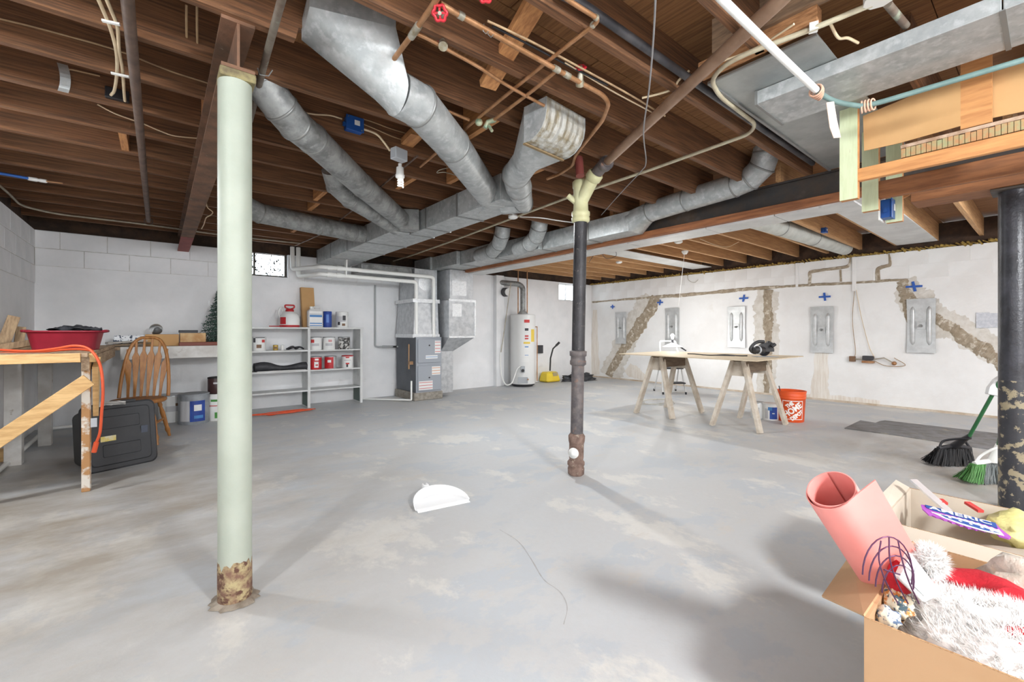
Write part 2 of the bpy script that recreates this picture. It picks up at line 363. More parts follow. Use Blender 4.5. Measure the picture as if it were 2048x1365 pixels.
# window well plants outside window 1
leaf = mat('weed_leaf', (34, 36, 28), (18, 20, 15), sc=8, rough=.9)
pl = thing('window_well_weeds', 'dark weeds outside the small window behind the pale column', 'plant', ((h1[0] + h1[1]) / 2, YB + .45, h1[2] - .1))
for cxx in (.25, .5, .55, .8, .95):
    b = B(); x = h1[0] + (h1[1] - h1[0]) * cxx
    for i in range(70):
        p = Vector((x + random.gauss(0, .045), YB + .42 + random.uniform(-.04, .04), h1[2] - .05 + random.random() ** 1.2 * .42)); s = random.uniform(.01, .028)
        a = rotm(random.random() * 6, random.random() * 6, random.random() * 6)
        b.add([p + a @ Vector((-s, 0, 0)), p + a @ Vector((0, s * .6, 0)), p + a @ Vector((s, 0, 0)), p + a @ Vector((0, -s * .6, 0))], [(0, 1, 2, 3)])
    b.tube([(x, YB + .42, h1[2] - .1), (x + .02, YB + .42, h1[2] + .3)], .004, 5)
    part(pl, 'stem', b, leaf)
# ---------------------------------------------------------------- steel beam and pale column
rust = mat('rusty_red_steel', (120, 86, 64), (88, 66, 50), sc=7, rough=.75, bump=.2, c3=(150, 140, 120), sc3=14, lo3=.66, hi3=.74)
redp = mat('red_primer', (150, 74, 66), (132, 62, 56), sc=6, rough=.7)
bxm = .25; bw = .058
cb = flo(470, 1200); bxm = cb.x + .005
by0 = cb.y - .06
st = thing('steel_beam', 'rusty red steel beam running from the pale green column to the back wall', 'beam', (bxm, by0, 2.15))
part(st, 'bottom_flange', B().bx(bxm - bw, by0, 2.15, bxm + bw, YB + .05, 2.164), rust)
part(st, 'web', B().bx(bxm - .005, by0 + .002, 2.164, bxm + .005, YB + .05, 2.336), rust)
part(st, 'top_flange', B().bx(bxm - bw, by0, 2.336, bxm + bw, YB + .05, 2.35), rust)
part(st, 'primed_end', B().bx(bxm - bw - .001, 6.05, 2.148, bxm + bw + .001, YB, 2.166), redp)
colm = mat('pale_green_paint', (170, 176, 163), (158, 165, 151), sc=2, rough=.55, bump=.1, c3=(120, 112, 92), sc3=26, lo3=.74, hi3=.78)
rustb = mat('rust_scale', (122, 92, 76), (176, 160, 120), sc=22, rough=.9, bump=.6, c3=(92, 62, 50), sc3=30, lo3=.5, hi3=.6)
capm = mat('grimy_cap', (142, 132, 92), (100, 88, 66), sc=16, rough=.8)
co = thing('support_column', 'pale green painted round steel column with a rusted foot', 'column', (cb.x, cb.y, 0))
part(co, 'shaft', B().lathe([(.0605, .12), (.0605, 2.115)], cb, seg=32), colm)
b = B(); R = []
for k in range(7):
    R.append([cb + Vector((math.cos(j * math.pi / 16) * (.0615 if k < 6 else .0607), math.sin(j * math.pi / 16) * (.0615 if k < 6 else .0607), k * .026 + (random.uniform(-.02, .025) if k in (5, 6) else 0))) for j in range(32)])
part(co, 'rusted_foot', b.rings(R), rustb)
b = B(); n = 28; base = [cb + Vector((math.cos(i * 2 * math.pi / n), math.sin(i * 2 * math.pi / n), 0)) * 1 for i in range(n)]
part(co, 'floor_grout', B().add([cb + Vector((math.cos(i * 2 * math.pi / n), math.sin(i * 2 * math.pi / n), 0)) * random.uniform(.08, .1) + Vector((0, 0, .002)) for i in range(n)] + [cb + Vector((math.cos(i * 2 * math.pi / n), math.sin(i * 2 * math.pi / n), 0)) * .061 + Vector((0, 0, .015)) for i in range(n)], [(i, (i + 1) % n, n + (i + 1) % n, n + i) for i in range(n)]), mat('grout', (150, 140, 126), (120, 108, 94), sc=12, rough=.9, bump=.4))
part(co, 'cap_plate', B().box(cb + Vector((.005, 0, 2.1325)), (.125, .125, .035)), capm, bv=.004)
# ---------------------------------------------------------------- second beam with wood nailers and black column
B2 = 4.02
darks = mat('black_mill_steel', (66, 64, 64), (88, 74, 62), sc=3, rough=.6, metal=.3, bump=.15, c3=(104, 98, 94), sc3=5, lo3=.55, hi3=.8)
nail = mat('nailer_wood', (172, 112, 72), (136, 86, 56), sc=3, st=(14, 1.2, 14), rough=.7, bump=.2)
wpan = mat('white_soffit_metal', (216, 216, 214), (200, 200, 198), sc=3, rough=.5, c3=(186, 184, 180), sc3=8, lo3=.62, hi3=.7)
s2 = thing('steel_girder', 'dark steel girder with a brown nailer and white strip underneath', 'beam', (B2 + .1, 2, 2.09))
ye = 6.3
part(s2, 'bottom_flange', B().bx(B2 + .02, YF, 2.15, B2 + .2, YB, 2.168), darks)
part(s2, 'web', B().bx(B2 + .1, YF, 2.168, B2 + .112, YB, 2.335), darks)
part(s2, 'top_flange', B().bx(B2 + .02, YF, 2.335, B2 + .2, YB, 2.35), darks)
part(s2, 'side_plate', B().bx(B2 + .04, YF, 2.17, B2 + .05, ye, 2.333), darks)
part(s2, 'nailer', B().bx(B2, YF, 2.1, B2 + .06, ye, 2.165), nail, bv=.003)
ys = [.95, 1.5, 2.1, 3.0, 3.9, 5.0, ye]
for i in range(len(ys) - 1): part(s2, 'white_strip', B().bx(B2 + .062, ys[i] + .004, 2.085, B2 + .36, ys[i + 1] - .004, 2.1 + .002 * (i % 2)), wpan)
c2x = 4.12; c2 = Vector((c2x, 0, 0)); t = c2x / (ray(2031, 0).x); c2 = Vector((c2x, ray(2031, 0).y * t, 0))
bcol = mat('black_paint_flaked', (46, 46, 50), (58, 58, 62), sc=5, rough=.35, bump=.15, c3=(150, 138, 112), sc3=18, lo3=.53, hi3=.57)
bcol2 = mat('black_gloss', (40, 40, 44), (62, 62, 68), sc=8, rough=.3, bump=.2, bsc=70)
k2 = thing('steel_column', 'black painted steel column with flaking paint at the right edge of view', 'column', tuple(c2))
part(k2, 'shaft_lower', B().lathe([(.074, 0), (.074, .8)], c2, seg=32), bcol)
part(k2, 'shaft', B().lathe([(.0735, .8), (.0735, 1.97)], c2, seg=32), bcol2)
part(k2, 'cap_plate', B().box(c2 + Vector((0, 0, 1.975)), (.2, .2, .012)), darks)
# ================================================================ ducts
def trunk(name, label, secs, z0, z1):
    t = thing(name, label, 'duct', ((secs[0][0] + secs[0][1]) / 2, secs[0][2], z0))
    for i, (x0, x1, y0, y1) in enumerate(secs):
        part(t, 'duct_section', B().bx(x0, y0 + .002, z0, x1, y1 - .002, z1), galv, bv=.003)
        part(t, 'seam', B().bx(x0 - .006, y1 - .012, z0 - .006, x1 + .006, y1 + .012, z0).bx(x0 - .006, y1 - .012, z0, x0, y1 + .012, z1).bx(x1, y1 - .012, z0, x1 + .006, y1 + .012, z1), seamm)
    return t
ZB = 2.137; ZT = 2.342
yy = lambda px, py: onz(px, py, ZB).y
t1 = trunk('trunk_duct', 'rectangular galvanised trunk duct running overhead to the furnace, hung in the middle', [(2.08, 2.36, 2.72, 3.36), (2.08, 2.36, 3.36, 3.95), (2.08, 2.36, 3.95, 4.3), (1.87, 2.36, 4.3, 5.0), (1.87, 2.36, 5.0, 5.66), (1.87, 2.36, 5.66, 6.35), (1.87, 2.36, 6.35, 7.02)], ZB, ZT)
t2 = trunk('trunk_duct', 'rectangular galvanised trunk duct running alongside the dark steel girder', [(3.76, 4.0, 2.75, 3.3), (3.76, 4.0, 3.3, 4.05), (3.7, 4.0, 4.05, 4.95), (3.62, 4.0, 4.95, 5.75), (3.55, 4.0, 5.75, 6.5), (3.5, 4.0, 6.5, 7.05)], ZB, ZT)
def duct(name, label, pts, r, m=galv, seg=28, bead=.005, cat='duct', group=None):
    P = [Vector(p) for p in pts]; t = thing(name, label, cat, tuple(P[-1]), 0, group); n = len(P); x = None; R = []
    rs = r if isinstance(r, list) else [r] * n
    for i, p in enumerate(P):
        d = ((P[min(i + 1, n - 1)] - p).normalized() + (p - P[max(i - 1, 0)]).normalized()).normalized() if 0 < i < n - 1 else (P[min(i + 1, n - 1)] - P[max(i - 1, 0)]).normalized()
        if x is None: x, y, _ = basis(d)
        else: x = (x - d * x.dot(d)).normalized(); y = d.cross(x)
        R.append((p, x.copy(), y.copy(), d))
    def ring(i, k=1, o=0): p, x, y, d = R[i]; return [p + d * o + (x * math.cos(2 * math.pi * j / seg) + y * math.sin(2 * math.pi * j / seg)) * rs[i] * k for j in range(seg)]
    for i in range(n - 1): part(t, 'duct_segment', B().rings([ring(i), ring(i + 1)]), m)
    for i in range(1, n - 1):
        b = B(); b.rings([ring(i, 1.0, -.008), ring(i, 1 + bead / rs[i], -.005), ring(i, 1 + bead / rs[i], .005), ring(i, 1.0, .008)], True, False); part(t, 'seam', b, seamm)
    return t
def loft_boot(par, name, rect, circ, r, axis, m, seg=28, k0=0):
    c = Vector(circ); x, y, d = basis(axis); C = [c + (x * math.cos(2 * math.pi * j / seg) + y * math.sin(2 * math.pi * j / seg)) * r for j in range(seg)]
    rc = [Vector(p) for p in rect]; q = seg // 4; Rr = []
    for k in range(4):
        for j in range(q): Rr.append(rc[k].lerp(rc[(k + 1) % 4], j / q))
    # best rotation/orientation match
    best = None
    for rev in (0, 1):
        A = Rr[::-1] if rev else Rr
        for s in range(seg):
            e = sum((A[(j + s) % seg] - C[j]).length for j in range(0, seg, 2))
            if best is None or e < best[0]: best = (e, rev, s)
    A = Rr[::-1] if best[1] else Rr; A = [A[(j + best[2]) % seg] for j in range(seg)]
    return part(par, name, B().rings([A, C], True, False, True), m)
# branch 1: wide boot up into the joists, diagonal pipe down to the trunk
U = onz(795, 188, 2.24); U2 = onz(845, 210, 2.235); T = onz(978, 392, 2.235)
d1 = duct('branch_duct', 'large pale round duct slanting from a wide ceiling boot to the middle trunk', [U, onz(838, 212, 2.232), onz(905, 290, 2.235), T], .104)
ra = onz(601, 76, 2.37); rb_ = onz(768, 112, 2.37); dv = Vector((0, -.30, .0)); 
q1 = onz(603, 80, 2.36); q2 = onz(768, 116, 2.36)
rect = [q1, q2, q2 + Vector((.0, -.13, .07)), q1 + Vector((0, -.13, .07))]
bt = loft_boot(d1, 'boot', rect, U, .104, (U2 - U), galv)
part(d1, 'collar', B().prism(rect, (0, .0, .08)), galv)
part(d1, 'takeoff', B().box(T + Vector((.06, .05, -.005)), (.16, .3, .2), rotm(0, 0, -.4)), galv, bv=.004)
# branch 2
E = Vector((1.93, 4.31, 2.235))
d2 = duct('branch_duct', 'dusty grey round duct with elbows dropping beside the pale column', [onz(508, 130, 2.47), onz(528, 172, 2.36), onz(562, 216, 2.29), onz(590, 250, 2.26), onz(625, 278, 2.25), onz(725, 372, 2.24), onz(812, 448, 2.24)], .09, galvd)
part(d2, 'takeoff', B().box(onz(818, 440, 2.24) + Vector((0.02, .03, 0)), (.2, .16, .2), rotm(0, 0, -.5)), galvd, bv=.004)
# branch 3
d3 = duct('branch_duct', 'smaller grey round duct tucked under the dusty elbowed duct', [onz(664, 340, 2.36), onz(672, 372, 2.27), onz(700, 398, 2.22), onz(745, 425, 2.215), onz(790, 455, 2.21)], .078, galvd)
# branch 4
d4 = duct('branch_duct', 'mottled dark round duct running behind the pale column to the trunk', [onz(478, 395, 2.4), onz(486, 410, 2.28), onz(520, 427, 2.24), onz(640, 452, 2.24), onz(708, 466, 2.235), onz(732, 470, 2.235)], .095, galvd)
# branch 5: elbow and ribbed barrel boot
e0 = Vector((2.3, 2.82, 2.2)); 
d5 = duct('branch_duct', 'round elbow duct rising from the trunk end to a ribbed rusty boot', [Vector((2.27, 2.95, 2.2)), onz(1046, 402, 2.2), onz(1037, 374, 2.2), onz(1032, 350, 2.2), onz(1052, 322, 2.21)], [.1, .1, .098, .095, .09])
rib = mat('stained_ribbed_steel', (196, 196, 190), (150, 138, 112), sc=7, st=(3, 3, 1), rough=.5, metal=.4)
P0 = onz(1052, 322, 2.21)
g1 = onz(1046, 283, 2.36); g2 = onz(1130, 322, 2.30)
ax = (g2 - g1); xh = Vector((ax.x, ax.y, 0)).normalized()
A0 = onz(1048, 286, 2.16); A1 = onz(1126, 320, 2.16); xh = (A1 - A0); per = Vector((xh.y, -xh.x, 0)).normalized()
if per.dot(FW) > 0: per = -per
prof = [(0.0, .0), (.045, .0), (.09, .015), (.13, .045), (.155, .085), (.165, .13), (.165, .2)]
Rr = []
for k in range(15):
    o = A0 + xh * (k / 14); s = 1.0 if k % 2 else .975
    Rr.append([o + per * a * s + Vector((0, 0, z + (0 if k % 2 else .004))) for a, z in prof])
part(d5, 'barrel_boot', B().rings(Rr, False, False, False), rib)
for o in (A0, A1): part(d5, 'cheek', B().prism([o + per * a + Vector((0, 0, z)) for a, z in prof] + [o + Vector((0, 0, .2))], xh.normalized() * .004), galv)
loft_boot(d5, 'transition', [A0, A1, A1 + Vector((0, 0, .19)), A0 + Vector((0, 0, .19))], P0, .09, onz(1052, 322, 2.21) - onz(1032, 350, 2.2), galv)
part(d5, 'seam_strip', B().bar(A0 + Vector((0, 0, -.004)), A1 + Vector((0, 0, -.004)), .018, .008), mat('rusty_strip', (140, 118, 84), rough=.7))
# trunk 2 branches
def el(label, c, pts): 
    return duct('elbow_duct', label, pts, .098, galv, 24, .005)
el('galvanised elbow duct nearest the back wall rising off the long trunk', 0, [onx(958, 512, 3.63), onx(984, 503, 3.6), onz(998, 488, 2.26), onz(1004, 470, 2.33), onz(1006, 455, 2.42)])
el('galvanised elbow duct second from the back wall rising off the long trunk', 0, [onx(1036, 500, 3.68), onx(1058, 489, 3.64), onz(1072, 474, 2.27), onz(1078, 456, 2.34), onz(1080, 440, 2.43)])
P = [onx(1262, 443, 3.85), onx(1300, 424, 3.85), onx(1372, 401, 3.86), onx(1470, 371, 3.85), onx(1500, 358, 3.84), onx(1524, 334, 3.82), onx(1533, 306, 3.8), onx(1536, 282, 3.79)]
d6 = duct('branch_duct', 'smooth round duct along the steel girder ending in an upturned elbow', P, [.1] * 8)
rect = [(3.76, 2.75, ZB), (4.0, 2.75, ZB), (4.0, 2.75, ZT), (3.76, 2.75, ZT)]
loft_boot(d6, 'boot', rect, P[1], .1, P[2] - P[1], galv)
# round duct in the pale joists
duct('branch_duct', 'white grey round duct slung between the pale joists near the right wall', [onz(1500, 437, 2.36), onz(1560, 455, 2.36), onz(1625, 476, 2.36), onz(1690, 497, 2.36)], .1, mat('dull_zinc', (204, 206, 200), (186, 188, 182), sc=6, rough=.5, metal=.3))
# panned joist bay, flat stack and white pans
pan = thing('panned_return', 'flat galvanised sheet closing a joist bay at upper right', 'duct', (2.9, .86, 2.335))
part(pan, 'sheet', B().bx(2.12, .62, 2.336, 3.98, 1.08, 2.341), mat('galv_sheet', (170, 174, 172), (150, 154, 152), sc=4, rough=.4, metal=.55))
part(pan, 'folded_edge', B().bx(2.12, 1.07, 2.326, 3.98, 1.084, 2.336).bx(2.115, .62, 2.326, 2.125, 1.08, 2.336), seamm)
part(pan, 'lumber_edge', B().bx(2.06, .6, 2.35, 2.115, 1.1, 2.42), mat('raw_edge', (190, 140, 96), (150, 104, 66), sc=8, st=(14, 2, 14), rough=.8), bv=.002)
part(pan, 'header', B().bx(2.04, -.2, 2.42, 2.08, 1.02, 2.58), mat('grey_header', (150, 122, 96), (116, 94, 74), sc=4, st=(14, 2, 14), rough=.85))
fs = thing('flat_duct', 'shallow wide galvanised duct crossing the upper right ceiling', 'duct', (2.55, 0, 2.27))
for y0, y1 in ((.12, .965), (-.8, .12), (-1.8, -.8)):
    part(fs, 'duct_section', B().bx(2.385, y0 + .002, 2.268, 2.73, y1 - .002, 2.334), galv, bv=.002)
    part(fs, 'seam', B().bx(2.38, y0 - .008, 2.264, 2.735, y0 + .008, 2.268), seamm)
part(fs, 'end_flange', B().bx(2.38, .955, 2.262, 2.735, .968, 2.334), seamm)
wp2 = solo('joist_pan', 'large white sheet pan across the pale joists by the black column', 'panel', B().bx(5.0, 1.0, 2.335, XR - .06, 1.42, 2.347), wpan)
q = [onz(1240, 500, 2.345), onz(1432, 532, 2.345)]
solo('joist_pan', 'long white sheet pan under the pale joists above the blue crosses', 'panel', B().bx(4.4, 4.12, 2.336, XR - .06, 4.5, 2.347), wpan)
# open soffit frame with green hangers
grn = mat('pale_green_lumber', (206, 214, 178), (192, 200, 160), sc=4, st=(8, 8, 1), rough=.7, c3=(150, 120, 90), sc3=14, lo3=.7, hi3=.78)
fir = mat('fir_board', (206, 148, 92), (182, 124, 74), sc=3, st=(12, 1.2, 12), rough=.7)
fird = mat('dark_fir_board', (150, 98, 60), (120, 76, 46), sc=3, st=(12, 1.2, 12), rough=.7)
p1 = onz(1688, 214, 2.35)
def post(label, x, pxl, pyb, z1=2.35):
    t = x / ray(pxl, 0).x; y = ray(pxl, 0).y * t; zb = CH + (HZ - pyb) / F * t
    tt = thing('hanger_post', label, 'post', (x, y, zb), 0, 'green hangers of the soffit frame')
    part(tt, 'green_face', B().bx(x - .005, y - .07, zb, x + .0, y + .01, z1), grn); part(tt, 'stud', B().bx(x, y - .07, zb, x + .04, y + .01, z1), fir)
    return y
post('pale green hanger post nearest the tied grey cable', 2.97, 1684, 402)
post('pale green hanger post beside the large blue box', 3.4, 1728, 424)
post('pale green hanger post behind the large blue box', 3.66, 1776, 446)
solo('soffit_board', 'bright fir board fixed to the nearest green hanger', 'board', B().bx(2.975, -2.0, 1.925, 3.012, onx(1708, 350, 2.98).y, 1.992), fir, bv=.003)
solo('soffit_board', 'dark fir board behind the bright one at the second green hanger', 'board', B().bx(3.405, -2.0, 1.91, 3.445, onx(1746, 380, 3.41).y, 2.015), fird, bv=.003)
solo('header_plank', 'dark plank on top of the black column', 'board', B().bx(4.0, -2.3, 1.985, 4.24, .62, 2.08), fird, bv=.003)
card = mat('brown_cardboard', (200, 158, 108), (192, 150, 100), sc=2, rough=.85)
kx = 3.05
cd = [onx(1726, 232, kx), onx(1728, 302, kx), onx(1800, 286, kx), onx(1921, 252, kx), onx(1922, 150, kx)]
solo('cardboard_sheet', 'brown cardboard sheet hung behind the green cable at upper right', 'cardboard', B().prism(cd, (.006, 0, 0)), card)
cd = [onx(1982, 140, kx + .05), onx(1984, 236, kx + .05), onx(2100, 212, kx + .05), onx(2100, 100, kx + .05)]
solo('cardboard_sheet', 'brown cardboard sheet at the upper right picture edge', 'cardboard', B().prism(cd, (.006, 0, 0)), card)
o1 = onx(1952, 150, kx + .02)
solo('stud', 'fir stud between the two cardboard sheets', 'board', B().bx(kx, onx(1984, 200, kx).y, zat(252, onx(1950, 200, kx)), kx + .04, onx(1921, 200, kx).y, 2.5), fir)
bnd = [onx(1800, 292, 2.99), onx(1812, 308, 2.99), onx(2048, 250, 2.99), onx(2048, 226, 2.99)]
lp = thing('lath_bundle', 'bundle of old lath ends with paint drips above the fir board', 'lath', tuple(onx(1920, 290, 3.0)))
lt = mat('painted_lath', (176, 128, 86), (150, 150, 110), sc=26, rough=.8)
yA, yB_ = onx(1802, 300, 2.99).y, onx(2110, 240, 2.99).y
n = 26
for i in range(n):
    ya = yA + (yB_ - yA) * i / n; yb = yA + (yB_ - yA) * (i + 1) / n; part(lp, 'lath', B().bx(2.985, yb + .001, 1.998, 3.06, ya - .001, 2.045 + random.uniform(-.003, .003)), lt)
part(lp, 'top_board', B().bx(2.98, yB_, 2.046, 3.062, yA, 2.062), mat('plaster_edge', (186, 160, 138), (150, 120, 96), sc=18, rough=.9))
# ================================================================ pipes, cables, fittings
def pipe(name, label, pts, r, m, cat='pipe', seg=10, d=.08, group=None, smooth=True):
    return solo(name, label, cat, B().tube(fil(pts, d), r, seg), m, group)
def cable(label, pts, r, m, name='cable'): return solo(name, label, 'cable', B().tube(spl(pts, 5), r, 7), m)
Z = lambda z: (lambda x, y: onz(x, y, z))
def oj(px, py, k=None):
    for i in range(len(JY)):
        p = ony(px, py, JY[i] - .006)
        if (k is None and 2.352 < p.z < 2.575) or k == i: return p, i
    return onz(px, py, 2.36), None
def jcable(label, pts, r, m):
    p, k = oj(*pts[0]); P = []
    for x, y in pts:
        q = ony(x, y, JY[k] - .006) if k is not None else onz(x, y, 2.345); q.z = max(2.352, min(q.z, 2.57)); P.append(q)
    return cable(label, P, r, m)
rpipe = mat('brown_iron_pipe', (112, 92, 80), (90, 74, 64), sc=10, rough=.6, metal=.2)
gpipe = mat('green_grey_pipe', (124, 116, 104), (96, 80, 68), sc=7, rough=.6, c3=(140, 146, 128), sc3=9)
romex = mat('cream_cable', (222, 202, 168), (206, 184, 150), sc=8, rough=.6)
beige = mat('old_cable', (176, 148, 112), (150, 122, 92), sc=10, rough=.7)
bpe = mat('blue_pex', (44, 104, 190), rough=.4)
condt = mat('conduit_zinc', (176, 168, 150), (150, 140, 122), sc=9, rough=.5, metal=.3)
z = 2.318
pl_ = pipe('iron_pipe', 'brown iron pipe hung beneath the joists left of the red steel beam', [onz(250, -60, z), onz(255, 0, z), onz(297, 442, z)], .021, rpipe, seg=14)
part(pl_, 'end_ring', B().tube([onz(297, 443, z) + Vector((math.cos(a) * .036, 0, math.sin(a) * .036)) for a in [i * .5236 for i in range(12)]], .006, 6, close=True), rpipe)
pp = pipe('iron_pipe', 'greenish old gas pipe passing behind the pale column top', [onz(580, -60, 2.325), onz(563, 0, 2.325), onz(528, 130, 2.325), onz(500, 242, 2.325)], .015, gpipe)
part(pp, 'clamp', B().tube([onz(515, 136, 2.335), onz(520, 150, 2.31), onz(537, 152, 2.31), onz(545, 140, 2.335)], .003, 6), seamm)
pipe('iron_pipe', 'black iron pipe running inside the joist bay at upper right', [onz(1120, -14, 2.385), onz(1169, 11, 2.385), onz(1400, 172, 2.385), onz(1625, 327, 2.385)], .019, mat('black_iron', (58, 58, 62), (92, 90, 92), sc=5, rough=.45, metal=.3), seg=14)
cable('cream cable pair strand on the left crossing two joists', [onz(188, -20, 2.34), onz(205, 18, 2.335), onz(222, 60, 2.335), onz(233, 105, 2.33), onz(234, 145, 2.34), onz(229, 180, 2.36), onz(222, 190, 2.37)], .007, romex)
cable('cream cable pair strand on the right crossing two joists', [onz(205, -20, 2.34), onz(222, 20, 2.335), onz(235, 55, 2.335), onz(238, 100, 2.33), onz(245, 140, 2.34), onz(248, 180, 2.36), onz(250, 202, 2.37)], .007, romex)
for lab, x, y in (('upper white staple holding the cream cable pair', 222, 44), ('lower white staple holding the cream cable pair', 240, 149)):
    solo('cable_staple', lab, 'staple', B().bar(onz(x - 18, y - 3, 2.326), onz(x + 18, y + 5, 2.326), .012, .008), pvc)
p, k = oj(235, 160)
swb = thing('switch_box', 'small black electrical box on a joist under the cream cables', 'box', (p.x, p.y, 2.38))
part(swb, 'body', B().box((p.x, p.y - .015, 2.40), (.1, .03, .06)), black, bv=.004); part(swb, 'knob', B().cyl((p.x - .02, p.y - .03, 2.4), (p.x - .02, p.y - .045, 2.4), .008), black)
jcable('thin tan cable stapled along the second joist at far left', [(-20, 33), (60, 52), (120, 68), (200, 90), (260, 110), (340, 142), (415, 166)], .0045, beige)
jcable('thin tan cable sagging from the joist to the red beam', [(195, 209), (232, 228), (285, 247), (320, 262), (350, 272), (398, 277)], .0045, romex)
jcable('short tan cable between the metal strap and black box', [(128, 142), (140, 139), (165, 144), (200, 152)], .0045, beige)
p, k = oj(125, 160)
p.z = max(p.z, 2.36)
solo('metal_strap', 'bent galvanised strap nailed to a joist at upper left', 'strap', B().rings([[p + Vector((-.02 + .012 * math.sin(t * 3), -.008 - .01 * math.sin(t * 5), .08 - t * .14)), p + Vector((.02 + .012 * math.sin(t * 3), -.008 - .01 * math.sin(t * 5), .08 - t * .14)), p + Vector((.02 + .012 * math.sin(t * 3), -.004 - .01 * math.sin(t * 5), .08 - t * .14)), p + Vector((-.02 + .012 * math.sin(t * 3), -.004 - .01 * math.sin(t * 5), .08 - t * .14))] for t in [i / 8 for i in range(9)]], True, True, False), galv)
for lab, x, y in (('short grey wire tail hanging left of the steel beam', 373, 20), ('straight tan wire tail hanging nearest the steel beam', 394, 20)):
    cable(lab, [onz(x, y - 10, 2.5), onz(x, y + 30, 2.44), onz(x + 1, y + 75, 2.4)], .005, beige)
bx_ = solo('water_tube', 'blue plastic water tube entering at the left edge', 'pipe', B().tube([onz(-40, 341, 2.33), onz(0, 347, 2.33), onz(57, 357, 2.33)], .011, 10), bpe)
part(bx_, 'connector', B().lathe([(.013, 0), (.016, .01), (.016, .05), (.012, .06), (.015, .07), (.015, .1), (.01, .11)], onz(55, 357, 2.33), tuple((onz(86, 362, 2.33) - onz(55, 357, 2.33)).normalized()), 12), pvc)
part(bx_, 'copper_stub', B().tube([onz(84, 361.5, 2.33), onz(125, 367, 2.33)], .007, 8), copper)
pipe('conduit', 'thin grey conduit bending along the back wall joists at left', [onz(-40, 342, 2.335), onz(8, 378, 2.335), onz(42, 412, 2.335), onz(110, 428, 2.335), onz(300, 450, 2.335), onz(440, 470, 2.335), onz(600, 487, 2.335)], .010, condt, cat='conduit', d=.25)
cable('squiggly cream wire dangling right of the red beam', [onz(412, 402, 2.34), onz(415, 415, 2.3), onz(425, 424, 2.27), onz(422, 430, 2.25), onz(412, 436, 2.22), onz(408, 448, 2.2), onz(403, 458, 2.18)], .005, romex)
# ---- copper supply
zc = 2.315
solder = mat('solder_fitting', (190, 186, 172), (150, 140, 116), sc=20, rough=.4, metal=.5)
redh = mat('red_valve_handle', (196, 40, 52), (170, 28, 40), sc=10, rough=.4)
mainp = pipe('copper_pipe', 'thick copper water main crossing the ceiling beneath the brace', [onz(880, 8, zc), onz(921, 31, zc), onz(1115, 140, zc), onz(1162, 166, zc), onz(1206, 190, zc), onz(1218, 207, zc - .01), onz(1206, 240, zc), onz(1165, 292, zc), onz(1150, 312, zc), onz(1146, 330, zc), onz(1120, 348, zc), onz(1094, 358, zc)], .0115, copper, d=.05)
for x, y in ((921, 31), (1112, 138), (1133, 150)): part(mainp, 'solder_joint', B().cyl(onz(x - 5, y - 3, zc), onz(x + 6, y + 3.5, zc), .0145, 12), solder)
drop = pipe('copper_pipe', 'copper pipe dropping from the valve to the pale duct boot', [onz(890, -28, zc), onz(865, 12, zc), onz(829, 63, zc), onz(779, 130, zc + .01)], .011, copper)
part(drop, 'tee', B().cyl(onz(838, 50, zc), onz(822, 74, zc), .015, 12), solder)
flex = pipe('copper_tube', 'long soft copper tube curving down past the ribbed boot', [onz(832, 66, zc), onz(865, 82, zc), onz(902, 103, zc), onz(960, 135, zc), onz(1015, 172, zc), onz(1090, 212, zc), onz(1130, 236, zc), onz(1152, 262, zc - .01), onz(1152, 286, zc), onz(1140, 308, zc + .02)], .0085, copper, d=.12)
pA = pipe('copper_pipe', 'copper pipe with a brass elbow near the black iron pipe', [onz(1120, -14, 2.34), onz(1136, 0, 2.34), onz(1200, 40, 2.34), onz(1096, 122, 2.338), onz(925, 262, 2.338), onz(840, 334, 2.338)], .009, copper, d=.03)
for x, y in ((1192, 35), (1186, 50)): part(pA, 'solder_ring', B().cyl(onz(x - 2, y - 1.5, 2.34), onz(x + 2, y + 1.5, 2.34), .012, 10), solder)
pB = pipe('copper_pipe', 'short copper branch from the main to the green tap', [onz(1112, 142, zc), onz(1070, 178, zc), onz(985, 242, zc)], .009, copper)
verd = mat('verdigris_brass', (120, 150, 128), (170, 160, 130), sc=16, rough=.5, metal=.3)
tap = thing('hose_tap', 'green corroded brass tap at the end of the copper branch', 'tap', tuple(onz(980, 250, 2.28)))
part(tap, 'body', B().tube([onz(990, 240, zc), onz(976, 244, zc), onz(970, 256, 2.28)], .014, 10), verd); part(tap, 'handle', B().lathe([(.004, 0), (.022, .004), (.022, .01), (.004, .014)], onz(958, 246, 2.31), tuple(-FW), 10), verd); part(tap, 'spout', B().cyl(onz(978, 252, 2.29), onz(984, 262, 2.25), .009), verd)
def valve(label, base, top, hsize=.03):
    base = Vector(base); top = Vector(top); d = (top - base).normalized()
    t = thing('gate_valve', label, 'valve', tuple(base), 0, 'red handled gate valves'); L_ = (top - base).length
    part(t, 'body', B().lathe([(.02, -.014), (.021, .006), (.015, .014), (.013, L_ * .6), (.009, L_ * .65), (.009, L_ * .8), (.004, L_ * .82), (.004, L_)], base, tuple(d), 14), solder)
    b = B(); x, y, _ = basis(d); n = 40
    ring = [top + (x * math.cos(i * 2 * math.pi / n) + y * math.sin(i * 2 * math.pi / n)) * hsize * (1 + .12 * math.cos(6 * i * 2 * math.pi / n)) for i in range(n)]
    b.tube(ring, .006, 7, close=True)
    h = part(t, 'handle', b, redh); sp = B()
    for i in range(4):
        a = i * math.pi / 2; sp.bar(top, top + (x * math.cos(a) + y * math.sin(a)) * hsize, .007, .005, tuple(d))
    part(h, 'spokes', sp, redh); part(h, 'hub', B().cyl(top - d * .005, top + d * .008, .007, 8), solder)
